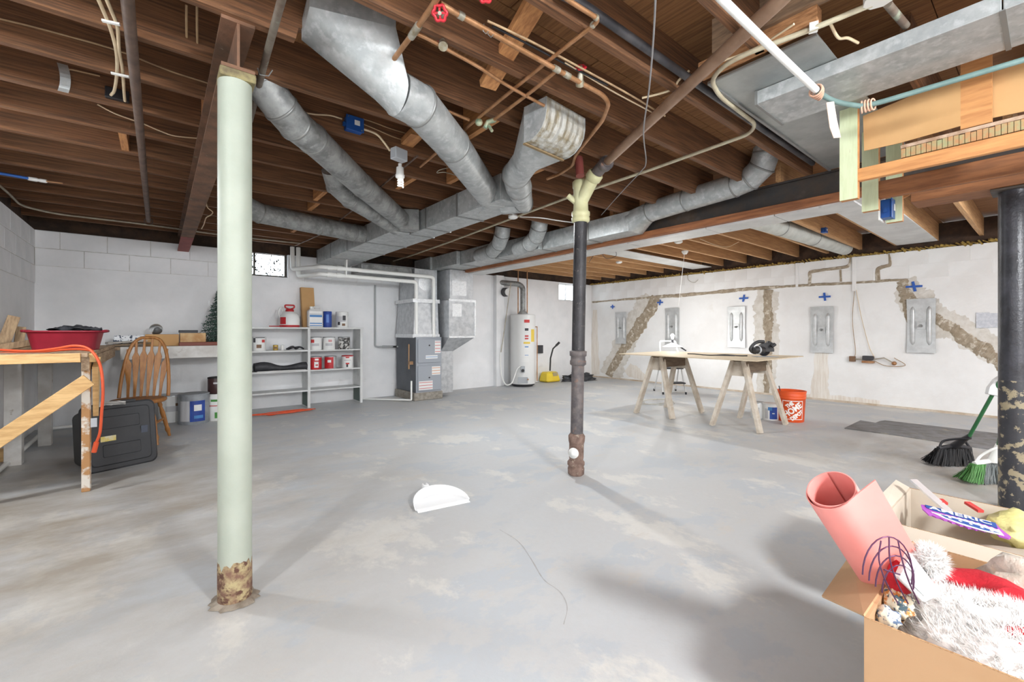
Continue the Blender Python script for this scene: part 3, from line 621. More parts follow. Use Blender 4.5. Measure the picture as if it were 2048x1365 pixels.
v0 = onz(883, 24, 2.32); valve('red handled valve at the pipe junction, handle facing down, the upper of the close pair', v0, v0 + (-FW * .75 - Vector((0, 0, .62))) * .05, .024)
valve('small red valve on the soft copper tube, the lower of the close pair', onz(886, 90, 2.315), onz(886, 90, 2.315) + (FW * .5 - RT * .1 + Vector((0, 0, .75))).normalized() * .055, .019)
valve('lone red valve at the right end of the copper main', onz(1160, 166, 2.318), onz(1162, 135, 2.36), .02)
valve('red valve cut off by the top edge of the picture', onz(972, -14, 2.33), onz(972, -14, 2.33) + (-FW * .75 - Vector((0, 0, .62))) * .05, .024)
for lab, x, y in (('left small wire hook by the copper main', 972, 66), ('right small wire hook by the copper main', 982, 73)): solo('pipe_hook', lab, 'hook', B().tube([onz(x - 4, y - 18, 2.33), onz(x - 6, y - 4, 2.30), onz(x, y + 2, 2.297), onz(x + 5, y - 4, 2.30)], .0016, 5), seamm)
cable('tan cable bundle running along the joist above the lone valve', [onz(975, 42, 2.342), onz(1010, 58, 2.343), onz(1080, 92, 2.343), onz(1160, 135, 2.343), onz(1260, 190, 2.343), onz(1330, 232, 2.343)], .005, beige)
cable('black cable lying beside the tan cable bundle', [onz(985, 52, 2.344), onz(1060, 90, 2.344), onz(1150, 138, 2.344), onz(1215, 170, 2.344)], .005, black)
cable('thin tan cable below the bundle toward the brown waste pipe', [onz(1130, 125, 2.344), onz(1200, 168, 2.344), onz(1250, 196, 2.344), onz(1310, 228, 2.344)], .004, romex)
pipe('copper_pipe', 'thin dark copper pipe crossing behind the round ducts', [onz(835, 312, 2.335), onz(780, 358, 2.335), onz(700, 425, 2.335), onz(640, 470, 2.335), onz(590, 492, 2.335)], .007, rpipe)
pipe('copper_pipe', 'short copper stub right of the pale duct', [onz(895, 222, 2.34), onz(938, 240, 2.34)], .009, copper)
# ---- waste stack
sb_ = flo(1152, 950); top = Vector((sb_.x + .03, sb_.y - .02, 1.96))
lean = lambda z: sb_.lerp(Vector((top.x, top.y, 0)), z / 1.96) + Vector((0, 0, z)) - Vector((0, 0, 0))
def ln(z): p = sb_.lerp(Vector((top.x, top.y, 0)), z / 1.96); p.z = z; return p
axs = (ln(1.9) - ln(0)).normalized()
stk = thing('waste_stack', 'black cast iron waste stack with pale yellow wye fitting and white cleanout plug', 'pipe', tuple(sb_))
cast = mat('cast_iron_black', (62, 60, 62), (44, 43, 46), sc=9, rough=.42, metal=.25, bump=.3, bsc=90, c3=(130, 122, 116), sc3=40, lo3=.62, hi3=.72)
castg = mat('cast_iron_grey', (112, 104, 102), (80, 76, 78), sc=14, rough=.6, bump=.3, c3=(140, 104, 84), sc3=22, lo3=.6, hi3=.72)
castr = mat('cast_iron_rust', (140, 116, 104), (104, 82, 72), sc=18, rough=.75, bump=.4, c3=(168, 154, 138), sc3=30)
yel = mat('pale_yellow_iron', (212, 210, 170), (200, 196, 152), sc=8, rough=.5, c3=(132, 92, 60), sc3=10, lo3=.7, hi3=.74)
part(stk, 'floor_hub', B().lathe([(.05, 0), (.062, .01), (.064, .05), (.058, .07), (.066, .08), (.066, .1), (.05, .12)], sb_, seg=24), castr)
cl_ = part(stk, 'cleanout_body', B().lathe([(.05, .1), (.056, .14), (.056, .24), (.062, .26), (.064, .3), (.05, .32)], ln(0), tuple(axs), 24), castr)
cd_ = (-FW * .9 - RT * .42).normalized(); cp = ln(.185)
part(cl_, 'cleanout_neck', B().cyl(cp, cp + cd_ * .075, .044, 20), castr)
part(cl_, 'white_plug', B().lathe([(.04, .07), (.04, .085), (.02, .086), (.018, .1), (.001, .101)], cp, tuple(cd_), 20), pvc)
part(stk, 'lower_pipe', B().lathe([(.048, .3), (.048, .9)], sb_, tuple(axs), 24), castg)
part(stk, 'coupling', B().lathe([(.05, .84), (.062, .85), (.062, .875), (.056, .885), (.056, .91), (.064, .915), (.066, .95), (.05, .955)], sb_, tuple(axs), 24), castg)
part(stk, 'upper_pipe', B().lathe([(.05, .94), (.05, 1.97)], sb_, tuple(axs), 24), cast)
wy = part(stk, 'wye_fitting', B().lathe([(.054, 1.94), (.068, 1.95), (.07, 1.975), (.064, 1.985), (.07, 1.995), (.07, 2.02), (.058, 2.03), (.054, 2.1), (.06, 2.2), (.066, 2.21), (.068, 2.25), (.06, 2.26), (.03, 2.265)], sb_, tuple(axs), 24), yel)
wA = onz(1168, 400, 2.12); wA = ln(2.1); wE = onz(1212, 322, 2.315); wM = onz(1188, 352, 2.26)
part(wy, 'wye_branch', B().tube([wA, wM], .05, 18), yel)
part(wy, 'branch_hub', B().lathe([(.052, 0), (.06, .01), (.06, .05), (.052, .06)], wM - (wM - wA).normalized() * .03, tuple((wE - wA).normalized()), 20), yel)
part(wy, 'side_inlet', B().tube([ln(2.06), onz(1148, 402, 2.11) , onz(1136, 392, 2.15)], .022, 12), yel)
part(stk, 'coupling', B().tube([wM, onz(1200, 338, 2.29), onz(1215, 322, 2.31)], .044, 18), castg)
part(stk, 'branch_collar', B().lathe([(.04, 0), (.052, .006), (.052, .05), (.04, .056)], onz(1208, 331, 2.3), tuple((onz(1250, 290, 2.315) - onz(1210, 330, 2.3)).normalized()), 20), castg)
part(stk, 'sloped_pipe', B().tube([onz(1215, 323, 2.305), onz(1300, 243, 2.312), onz(1560, 0, 2.315), onz(1600, -40, 2.315)], .029, 18), mat('tan_drain_pipe', (158, 128, 106), (136, 106, 84), sc=6, rough=.4, metal=.35))
# ---- conduits at right
pipe('conduit', 'white plastic pipe slanting down to the tied grey cable', [onz(1425, -22, 2.21), onz(1445, 0, 2.21), onz(1560, 112, 2.205), onz(1632, 180, 2.2)], .0145, pvc, cat='conduit', seg=14)
gh = mat('green_grey_hose', (116, 140, 136), (98, 122, 118), sc=6, rough=.4)
pipe('hose', 'green grey hose strung in front of the cardboard', [onz(1628, 177, 2.2), onz(1652, 196, 2.19), onz(1682, 207, 2.185), onz(1725, 213, 2.185), onz(1760, 205, 2.185), onz(2060, 116, 2.2)], .012, gh, cat='hose', d=.1)
tape = mat('pink_tie', (222, 180, 156), (206, 160, 134), sc=12, rough=.7)
def tie(label, c, ax, n, tail=None):
    t = thing('cable_tie_loops', label, 'tie', tuple(c)); x, y, d = basis(ax)
    for k in range(n):
        o = c + d * (.014 * k - .01 * n); xx = x * math.cos(.3 * k) + d * math.sin(.3 * k) * .4
        part(t, 'loop', B().tube([o + (xx * math.cos(a) + y * math.sin(a)) * .026 for a in [i * .3927 for i in range(16)]], .0042, 7, close=True), tape)
    if tail: part(t, 'tail', B().prism(tail, FW * .004), mat('pale_tag', (232, 208, 190), rough=.7))
tg = atd(1640, 190, onz(1640, 190, 2.19).dot(FW))
dd = onz(1640, 190, 2.19).dot(FW)
tie('pink tie loops with a hanging paper tail at the white pipe end', onz(1640, 188, 2.195), onz(1652, 196, 2.19) - onz(1632, 180, 2.2), 4, [atd(1653, 205, dd), atd(1668, 203, dd), atd(1674, 240, dd), atd(1682, 275, dd), atd(1668, 276, dd), atd(1660, 255, dd)])
tie('pink tie loops around the green hose at the cardboard corner', onz(1745, 209, 2.185), onz(1760, 205, 2.185) - onz(1730, 213, 2.185), 4)
cond = pipe('conduit', 'long beige conduit bending across the whole ceiling from the round box', [onz(1745, 8, 2.33), onz(1615, 62, 2.33), onz(1500, 104, 2.33), onz(1448, 130, 2.325), onz(1422, 160, 2.325), onz(1438, 192, 2.325), onz(1512, 248, 2.33), onz(1500, 268, 2.33), onz(1400, 304, 2.33), onz(1300, 340, 2.33), onz(1140, 394, 2.33), onz(1032, 434, 2.33), onz(900, 484, 2.33), onz(818, 513, 2.33), onz(760, 530, 2.33)], .011, mat('beige_conduit', (196, 188, 162), (170, 158, 134), sc=9, rough=.5), cat='conduit', d=.09)
part(cond, 'clip', B().box(onz(1627, 55, 2.335), (.03, .03, .03), rotm(0, 0, .4)), pvc)
ob = thing('ceiling_box', 'white octagonal ceiling box at the top right edge', 'box', tuple(onz(1757, 2, 2.34)))
part(ob, 'body', B().lathe([(.05, 0), (.05, .04)], onz(1760, 0, 2.32), seg=8, smooth=False), mat('box_white', (214, 212, 206), rough=.5), bv=.002)
part(ob, 'stub_pipe', B().tube([onz(1775, 8, 2.345), onz(1812, 52, 2.36)], .014, 10), gpipe)
cable('cream cable looping above the flat duct at upper right', [onz(1658, 42, 2.36), onz(1676, 75, 2.35), onz(1695, 76, 2.345), onz(1716, 86, 2.35)], .006, romex)
cable('cream cable resting on the beige conduit near the lumber edge', [onz(1588, 48, 2.345), onz(1552, 72, 2.345), onz(1520, 92, 2.345), onz(1480, 110, 2.345), onz(1440, 124, 2.345)], .005, romex)
cable('cream cable end poking out between joists beside the black pipe', [onz(1378, 142, 2.42), onz(1358, 160, 2.38), onz(1345, 178, 2.365), onz(1318, 188, 2.36), onz(1284, 196, 2.35)], .006, romex)
cable('grey cable hanging straight down past the waste pipe', [onz(1312, -40, 2.345), onz(1311, 0, 2.33), onz(1306, 90, 2.31), onz(1298, 180, 2.27), onz(1287, 265, 2.25), onz(1292, 325, 2.27), onz(1280, 345, 2.3), onz(1240, 388, 2.33), onz(1203, 430, 2.34)], .004, mat('grey_cable', (140, 138, 138), rough=.5))
lf = thing('lamp_holder', 'white lamp holder on the conduit behind the black stack', 'lamp', tuple(onz(1026, 438, 2.31)))
part(lf, 'base', B().lathe([(.03, 0), (.05, .01), (.05, .025)], onz(1026, 438, 2.3), seg=16), pvc); part(lf, 'box', B().box(onz(1026, 433, 2.335), (.07, .07, .03)), pvc)
cable('white cable sagging from the lamp holder behind the stack', [onz(1040, 434, 2.33), onz(1080, 436, 2.31), onz(1120, 442, 2.31), onz(1160, 447, 2.33), onz(1200, 452, 2.34)], .006, pvc)
# ---- blue boxes and bulb
blue = mat('blue_plastic', (34, 88, 160), (28, 76, 146), sc=5, rough=.4)
paper = mat('paper_label', (226, 226, 224), rough=.7)
def bluebox(label, px, py, w_, h_, plane, dirn):
    p, k = oj(px, py) if plane is None else (plane, None)
    t = thing('junction_box', label, 'box', tuple(p), 0, 'blue junction boxes')
    part(t, 'body', B().box((p.x, p.y - .02, p.z), (w_, .05, h_)), blue, bv=.004)
    part(t, 'cover', B().box((p.x, p.y - .048, p.z), (w_ + .008, .006, h_ + .008)), blue, bv=.002)
    part(t, 'label', B().box((p.x + w_ * .12, p.y - .0525, p.z + h_ * .08), (w_ * .32, .002, h_ * .36)), paper)
    for s in (-1, 1): part(t, 'screw', B().cyl((p.x + s * w_ * .4, p.y - .05, p.z - s * h_ * .4), (p.x + s * w_ * .4, p.y - .054, p.z - s * h_ * .4), .004, 8), seamm)
    part(t, 'knockout', B().box((p.x - w_ * .55, p.y - .02, p.z - h_ * .1), (w_ * .18, .02, h_ * .25)), blue)
    return p
p = bluebox('blue junction box with a white label between the grey ducts', 705, 253, .105, .085, None, 0); pj = p.copy()
p = onx(1767, 421, 3.62); bluebox('large blue junction box beside the green hanger', 0, 0, .1, .115, p, 0)
bk = solo('mounting_plate', 'white mounting plate behind the large blue box', 'plate', B().box(p + Vector((0, .01, 0)), (.12, .008, .14)), pvc)
p = onz(1644, 462, 2.37); bluebox('tiny blue junction box on a pale joist', 0, 0, .08, .06, p, 0)
gal2 = mat('grey_plastic', (176, 180, 184), rough=.5)
d_ = pj.dot(FW); d_ = (pj - O).dot(FW)
fx = atd(798, 310, d_ + .12)
lm = thing('bulb_fixture', 'grey box fixture with a spiral bulb hanging under the joists', 'lamp', tuple(fx))
part(lm, 'box', B().box(fx, (.1, .06, .075), rotm(0, 0, .25)), gal2, bv=.004)
s0_ = atd(800, 328, d_ + .12); s1_ = atd(801, 358, d_ + .12); s2_ = atd(801, 378, d_ + .12)
part(lm, 'socket', B().lathe([(.012, 0), (.012, .02), (.024, .025), (.026, .07), (.03, .075), (.03, .09), (.02, .1)], s0_, (0, 0, -1), 18), pvc)
part(lm, 'bulb_base', B().cyl(s1_ + Vector((0, 0, .025)), s1_ + Vector((0, 0, -.004)), .02, 14), pvc)
bl = B(); bl.tube([s1_ + Vector((math.cos(t) * .017, math.sin(t) * .017, -.006 - t * .0026)) for t in [i * .4 for i in range(48)]], .0055, 8)
part(lm, 'spiral_bulb', bl, mat('spiral_glass', (245, 245, 240), rough=.3, emit=(255, 250, 240), es=.35))
cable('white cable from the labelled blue box to the bulb fixture', [pj + Vector((.05, -.03, -.01)), atd(752, 268, d_ + .03), atd(768, 285, d_ + .08), atd(780, 302, d_ + .1)], .007, romex)
jcable('cream cable entering the labelled blue box from the left', [(606, 225), (630, 229), (660, 231), (684, 238)], .005, romex)
jcable('upper cream cable leaving the labelled blue box to the right', [(726, 238), (745, 244), (780, 257), (815, 268)], .004, beige)
jcable('lower cream cable leaving the labelled blue box to the right', [(726, 248), (748, 257), (790, 275), (818, 283)], .004, beige)
cable('bent grey wire poking out beside the pale duct', [onz(915, 352, 2.34), onz(890, 345, 2.3), onz(874, 346, 2.29), onz(880, 340, 2.3), onz(900, 335, 2.34)], .003, condt)
# lamp holders and strings in the pale joists
for lab, x, y in (('round white lamp base on the pale joists beside the white pan', 1357, 487), ('round white lamp base above the far pale joists', 1238, 527)):
    solo('keyless_lamp', lab, 'lamp', B().lathe([(.035, 0), (.055, .012), (.055, .03)], onz(x, y, 2.32), seg=16), pvc)
lh = thing('lamp_holder', 'white lamp holder with a pull string above the stepladder', 'lamp', tuple(onz(1370, 506, 2.32)))
part(lh, 'holder', B().lathe([(.03, -.02), (.04, 0), (.05, .012), (.05, .03)], onz(1370, 506, 2.32), seg=16), pvc)
part(lh, 'pull_string', B().tube([onz(1369, 507, 2.31), onz(1369, 507, 2.31).lerp(atd(1357, 612, (onz(1369, 507, 2.31) - O).dot(FW)), .5), atd(1357, 612, (onz(1369, 507, 2.31) - O).dot(FW))], .003, 6), pvc)
wire = mat('black_wire', (40, 38, 38), rough=.5)
cable('black wire looped over the nailer behind the stack', [onz(1148, 510, 2.3), onz(1152, 525, 2.2), onz(1160, 530, 2.15)], .004, wire)
cable('black wire loop hanging from the pale joists right of the stack', [onz(1178, 525, 2.2), onz(1196, 501, 2.3), onz(1212, 517, 2.22), onz(1232, 512, 2.25), onz(1228, 498, 2.32), onz(1215, 495, 2.34)], .004, wire)
cable('cream wire threaded through the pale joists', [onz(1400, 478, 2.36), onz(1430, 490, 2.34), onz(1455, 494, 2.34), onz(1478, 484, 2.36)], .004, romex)
for lab, x0, y0, x1, y1 in (('thin conduit between pale joists beside the white pan', 1788, 436, 1850, 488),): pipe('conduit', lab, [onz(x0, y0, 2.37), onz(x1, y1, 2.37)], .011, condt, cat='conduit')

solo('red_pipe_stub', 'short dark red painted pipe stub behind the yellow wye', 'pipe', B().cyl(onz(1160, 352, 2.2), onz(1160, 352, 2.2) + Vector((.02, .03, .14)), .03, 14), mat('dull_red', (120, 58, 52), rough=.6))
# ================================================================ furnace corner
foil = mat('foil_duct', (206, 208, 210), (182, 185, 188), sc=14, rough=.35, metal=.45, bump=.15, bsc=30)
foilt = mat('foil_tape', (236, 238, 240), (214, 216, 218), sc=30, rough=.25, metal=.5, bump=.5, bsc=60)
fgrey = mat('furnace_grey', (156, 161, 168), rough=.45); fdark = mat('furnace_side', (92, 96, 102), (80, 84, 90), sc=4, rough=.5)
conc = mat('concrete_pad', (158, 152, 142), (130, 124, 114), sc=14, rough=.9, bump=.5)
redl = mat('red_print', (196, 60, 58), rough=.6); blul = mat('blue_print', (70, 130, 190), rough=.6); dkp = mat('dark_print', (60, 60, 64), rough=.6)
fx0, fx1, fy0, fy1, fz0, fz1 = 3.17, 3.635, 6.37, 7.08, .127, 1.013
solo('concrete_pad', 'low concrete pad under the grey furnace', 'pad', B().bx(fx0 - .03, fy0 - .02, 0, fx1 + .02, fy1, fz0), conc, bv=.01)
fu = thing('furnace', 'grey upright gas furnace with labelled door panels', 'furnace', (3.4, 6.7, fz0))
part(fu, 'cabinet', B().bx(fx0, fy0, fz0, fx1, fy1, fz1), fdark, bv=.005)
part(fu, 'front_frame', B().bx(fx0 + .005, fy0 - .012, fz0, fx1 - .003, fy0, fz1), fgrey, bv=.003)
up = part(fu, 'upper_door', B().bx(fx0 + .03, fy0 - .03, .60, fx1 - .025, fy0 - .012, .985), fgrey, bv=.006)
lo_ = part(fu, 'lower_door', B().bx(fx0 + .03, fy0 - .03, .15, fx1 - .025, fy0 - .012, .555), fgrey, bv=.006)
def sticker(par, x0, z0, x1, z1, y, stripes=0, m=paper, sm=redl, name='label'):
    s = part(par, name, B().bx(x0, y - .0015, z0, x1, y, z1), m)
    for i in range(stripes):
        zz = z1 - (z1 - z0) * (i + .5) / stripes; part(s, 'print_line', B().bx(x0 + .004, y - .0025, zz - .004, x1 - .004, y - .0015, zz + .004), sm)
yd = fy0 - .03
sticker(up, 3.50, .75, 3.605, .955, yd, 4); sticker(up, 3.335, .665, 3.55, .72, yd, 1, paper, blul, 'maker_badge')
sticker(lo_, 3.445, .40, 3.60, .535, yd, 3, paper, mat('orange_print', (206, 130, 70), rough=.6)); sticker(lo_, 3.215, .17, 3.46, .31, yd, 3)
for p_, zz in ((up, .88), (lo_, .36)): part(p_, 'latch', B().cyl((3.40, yd, zz), (3.40, yd - .008, zz), .012, 10), black)
part(fu, 'gas_valve', B().tube([(fx0 - .05, 6.5, .9), (fx0 - .05, 6.5, .62), (fx0 - .02, 6.45, .6)], .012, 8).cyl((fx0 - .05, 6.5, .5), (fx0 - .05, 6.5, .58), .014, 8).box((fx0 - .03, 6.48, .6), (.06, .06, .05)), mat('brassy', (176, 140, 104), rough=.5, metal=.4))
pn = thing('supply_plenum', 'foil taped sheet metal coil box on top of the furnace', 'plenum', (3.4, 6.75, fz1))
zc0, zc1 = fz1, 1.62
part(pn, 'coil_case', B().hexa([(3.16, 6.42, zc0), (3.62, 6.42, zc0), (3.62, 7.08, zc0), (3.16, 7.08, zc0), (3.20, 6.46, zc1), (3.62, 6.46, zc1), (3.62, 7.08, zc1), (3.20, 7.08, zc1)]), foil, bv=.003)
for zz in (zc0 + .02, zc1 - .02): part(pn, 'foil_tape_band', B().bx(3.15, 6.41, zz - .03, 3.63, 6.425 if zz < 1.2 else 6.465, zz + .03).bx(3.148, 6.42, zz - .03, 3.16 if zz < 1.2 else 3.2, 7.08, zz + .03), foilt)
part(pn, 'riser', B().bx(3.22, 6.5, zc1, 3.63, 7.06, 2.13), foil, bv=.003)
part(pn, 'foil_patch', B().lathe([(.0, 0), (.11, .002), (.13, -.002)], (3.42, 6.497, 1.9), (0, -1, 0), 14), foilt)
part(pn, 'cross_duct', B().bx(2.37, 6.55, 2.0, 3.2, 7.0, 2.13), galvd, bv=.004)
rt = thing('return_drop', 'sheet metal return drop duct right of the furnace', 'duct', (3.9, 6.6, .07))
part(rt, 'upper_box', B().bx(3.72, 6.24, 1.62, 4.18, 6.95, 2.13), foil, bv=.003)
part(rt, 'wide_box', B().bx(3.68, 6.2, 1.01, 4.2, 6.95, 1.62), foil, bv=.003)
part(rt, 'slanted_box', B().hexa([(3.67, 6.45, .77), (3.91, 6.45, .77), (3.91, 7.05, .77), (3.67, 7.05, .77), (3.68, 6.2, 1.01), (4.2, 6.2, 1.01), (4.2, 6.95, 1.01), (3.68, 6.95, 1.01)]), foil)
part(rt, 'lower_box', B().bx(3.67, 6.45, .07, 3.91, 7.05, .77), foil, bv=.003)
for x0, z0, x1, z1 in ((3.68, 1.0, 4.2, 1.03), (3.68, 1.6, 4.2, 1.64), (4.18, 1.02, 4.202, 1.6)): part(rt, 'foil_tape_band', B().bx(x0 - .003, 6.192, z0, x1 + .003, 6.203, z1), foilt)
part(rt, 'foil_patch', B().bx(3.76, 6.234, 1.70, 4.04, 6.241, 1.95), foilt); part(rt, 'foil_patch', B().bx(3.74, 6.194, 1.35, 3.92, 6.201, 1.56), foilt)
solo('flue_stub', 'short tan flexible pipe beside the return drop', 'pipe', B().tube([(4.19, 6.6, 1.52), (4.4, 6.75, 1.54), (4.56, 7.0, 1.64), (4.6, 7.15, 1.66)], .045, 12), mat('tan_flex', (160, 146, 122), (130, 116, 96), sc=30, rough=.7))
for lab, zz, xv, y_ in (('lower white vent pipe running left from the furnace', 1.9, 3.215, 6.44), ('upper white vent pipe running left from the furnace', 2.0, 3.52, 6.42)):
    o = pipe('vent_pipe', lab, [(xv, y_, 1.0), (xv, y_, zz), (1.75, y_ + .02, zz + .01), (1.60 if zz < 1.95 else 1.52, 6.98, zz + .01), (1.60 if zz < 1.95 else 1.52, 7.0, 2.34)], .03, pvc, cat='pipe', seg=14, d=.05)
    for xx in (1.85, 1.98): part(o, 'coupling', B().cyl((xx, y_ + .02, zz + .01), (xx + .07, y_ + .02, zz + .01), .037, 14), pvc)
    part(o, 'strap', B().bx(2.1, y_ - .02, zz + .0, 2.115, y_ + .06, zz + .14), pvc)
p = ony(750, 600, YB - .012)
o = pipe('gas_pipe', 'grey wall conduit dropping to a black gas pipe left of the furnace', [(p.x, YB - .02, 1.88), (p.x, YB - .02, .86), (p.x + .03, YB - .06, .85), (3.12, 6.9, .85)], .014, mat('grey_conduit', (170, 172, 172), rough=.5), d=.03)
part(o, 'black_section', B().cyl((p.x + .1, YB - .075, .85), (3.1, 6.91, .85), .018, 10), wire)
q0, q1, q2 = flo(640, 806), flo(822, 795), flo(822, 795)
pipe('condensate_pipe', 'thin white drain pipe on the floor turning up beside the furnace', [(2.55, 6.98, .02), (3.0, 6.42, .03), (3.08, 6.33, .03), (3.08, 6.33, .33)], .014, pvc, d=.02)
# ---- water heater
wh = Vector((5.77, 6.80, 0)); tank = mat('heater_enamel', (222, 222, 220), rough=.35)
h = thing('water_heater', 'tall white gas water heater with warning labels by the back wall', 'water heater', tuple(wh))
part(h, 'base_ring', B().lathe([(.2, 0), (.2, .03), (.235, .03), (.235, .06)], wh, seg=32), dkp)
tk = part(h, 'tank', B().lathe([(.25, .055), (.252, .07), (.252, 1.43), (.245, 1.445), (.1, 1.46)], wh, seg=40), tank)
def lab_cyl(par, a0, a1, z0, z1, m, name='label', r=.2535):
    n = 6; b = B(); A = [a0 + (a1 - a0) * i / n for i in range(n + 1)]
    b.add([wh + Vector((math.cos(a) * r, math.sin(a) * r, zz)) for zz in (z0, z1) for a in A], [(i, i + 1, n + 2 + i, n + 1 + i) for i in range(n)]); return part(par, name, b, m)
ac = math.atan2(-wh.y, -wh.x)
for a0, a1, z0, z1, m in ((.1, .55, 1.28, 1.34, redl), (.1, .5, 1.1, 1.2, paper), (.1, .5, .92, 1.08, paper), (.05, .6, .86, .9, mat('yellow_print', (226, 196, 80), rough=.6)), (-.2, .4, .6, .84, paper), (-.1, .5, .5, .58, paper), (.7, 1.1, .9, 1.15, MATS['yellow_print'])):
    l_ = lab_cyl(tk, ac + a0, ac + a1, z0, z1, m)
for z0, z1, m in ((1.0, 1.03, redl), (1.12, 1.17, dkp), (.95, .98, redl), (.79, .81, blul), (.63, .64, blul)): lab_cyl(tk, ac + .15, ac + .45, z0, z1, m, 'print', .2545)
cd2 = (O - wh); cd2.z = 0; cd2.normalize(); sd2 = Vector((-cd2.y, cd2.x, 0))
gv = part(h, 'gas_control', B().box(wh + cd2 * .28 + Vector((0, 0, .36)), (.09, .08, .12), rotm(0, 0, ac)), gal2, bv=.006)
part(gv, 'dial', B().cyl(wh + cd2 * .32 + Vector((0, 0, .34)), wh + cd2 * .35 + Vector((0, 0, .34)), .03, 14), wire)
part(h, 'burner_cover', B().box(wh + cd2 * .25 + Vector((0, 0, .14)), (.02, .2, .12), rotm(0, 0, ac)), gal2, bv=.004)
part(h, 'drain_valve', B().cyl(wh + cd2 * .25 + sd2 * .1 + Vector((0, 0, .16)), wh + cd2 * .31 + sd2 * .1 + Vector((0, 0, .16)), .015, 10), copper)
fd = part(h, 'draft_hood', B().lathe([(.1, 1.46), (.1, 1.475), (.055, 1.53), (.055, 1.56)], wh, seg=20), galvd)
flp = [wh + Vector((0, 0, 1.55)), wh + Vector((0, 0, 2.0)), wh + Vector((-.06, .05, 2.07)), wh + Vector((-.35, .27, 2.1)), wh + Vector((-.42, .34, 2.1))]
part(h, 'flue', B().tube(fil(flp, .1), .052, 16), galvd)
for s, lab in ((-.085, 'l'), (.1, 'r')):
    c = wh + RT * s + Vector((0, 0.02, 0)); part(h, 'copper_riser', B().cyl(c + Vector((0, 0, 1.44)), c + Vector((0, 0, 2.34)), .011, 10), copper)
part(h, 'relief_pipe', B().tube([wh + RT * .25 + Vector((0, 0, 1.2)), wh + RT * .29 + Vector((0, 0, 1.2)), wh + RT * .29 + Vector((0, 0, .1))], .011, 8), copper)
ap = wh - RT * .31
pipe('gas_line', 'white flexible gas line looping to the water heater base', [atd(1003, 690, 8.75), atd(1000, 715, 8.75), atd(1003, 755, 8.72), atd(1012, 772, 8.6), atd(1024, 768, 8.6), atd(1034, 738, 8.66), atd(1041, 733, 8.68)], .012, pvc, cat='pipe', d=.15)
pipe('steel_rod', 'thin slanting grey conduit left of the water heater', [atd(1022, 566, 8.7), atd(1002, 705, 8.72)], .008, condt, cat='conduit')
solo('chimney_chase', 'white painted chimney pilaster behind the water heater', 'chimney', B().bx(ony(993, 600, 7.05).x, 7.05, 0, ony(1008, 600, 7.05).x, YB, 2.24), wpaint)
tm = thing('flue_thimble', 'dark round flue thimble with a white cover on the chimney', 'vent', tuple(ony(1010, 585, 7.0)))
c = ony(1009, 585, 7.03); part(tm, 'ring', B().cyl(c, c + Vector((0, -.06, 0)), .09, 18), dkp); part(tm, 'cover', B().cyl(c + Vector((0.03, -.06, 0)), c + Vector((.03, -.08, 0)), .075, 18), tank)
ob2 = thing('outlet_box', 'dark wall outlet box right of the water heater', 'outlet', tuple(ony(1080, 699, YB)))
c = ony(1080, 699, YB - .03); part(ob2, 'box', B().box(c, (.14, .06, .18)), mat('gunmetal', (84, 82, 80), rough=.6), bv=.004); part(ob2, 'cover', B().box(c + Vector((0, -.033, 0)), (.12, .006, .16)), dkp)
yp = mat('yellow_plastic', (240, 212, 62), (232, 198, 48), sc=3, rough=.4)
c = flo(1099, 764); fs2 = thing('floor_sweeper', 'yellow floor sweeper with a bent black handle', 'sweeper', tuple(c), math.radians(-15))
part(fs2, 'housing', B().hexa([c + Vector(q) for q in ((-.2, -.15, .01), (.22, -.15, .01), (.22, .15, .01), (-.2, .15, .01), (-.15, -.1, .22), (.17, -.1, .22), (.17, .12, .22), (-.15, .12, .22))]), yp, bv=.03)
part(fs2, 'window', B().box(c + Vector((.06, -.115, .17)), (.14, .02, .08)), mat('smoke_plastic', (176, 160, 120), rough=.3))
part(fs2, 'handle', B().tube([atd(1100, 742, 9.2), atd(1101, 717, 9.2), atd(1106, 698, 9.2), atd(1117, 687, 9.2)], .016, 8), wire)
part(fs2, 'grip', B().tube([atd(1112, 692, 9.2), atd(1119, 685, 9.2)], .024, 8), black)
def lump(name, label, cat, c, sx, sy, sz, m, seed=1, seg=22, rg=12, amp=.25, flat=True, rz=0, fr=2.0, pw=1):
    from mathutils import noise as mn
    b = B(); R = []; c = Vector(c); M3 = Matrix.Rotation(rz, 4, 'Z')
    for i in range(rg + 1):
        a = (math.pi / 2) * (1 - i / rg) if flat else math.pi / 2 - math.pi * i / rg
        ring = []
        for j in range(seg):
            t = 2 * math.pi * j / seg; d = Vector((math.cos(a) * math.cos(t), math.cos(a) * math.sin(t), math.sin(a)))
            k = 1 + amp * mn.noise(d * fr + Vector((seed, seed * 2, 0))) + amp * .5 * mn.noise(d * fr * 2.7 + Vector((0, seed, 3)))
            ring.append(c + M3 @ Vector((d.x * sx * k, d.y * sy * k, max(0, d.z * k) * sz if flat else d.z * k * sz)))
        R.append(ring)
    b.rings(R[::-1] if flat else R, True, True, True)
    return b
bagm = mat('black_bag', (48, 50, 54), (70, 72, 76), sc=12, rough=.35, bump=.6, bsc=30)
c = flo(1158, 762); solo('trash_bag', 'crumpled black plastic bag on the floor beside the yellow sweeper', 'bag', lump('', '', '', c, .42, .16, .17, bagm, 4, 30, 12, .45, True, -.2, 3), bagm)
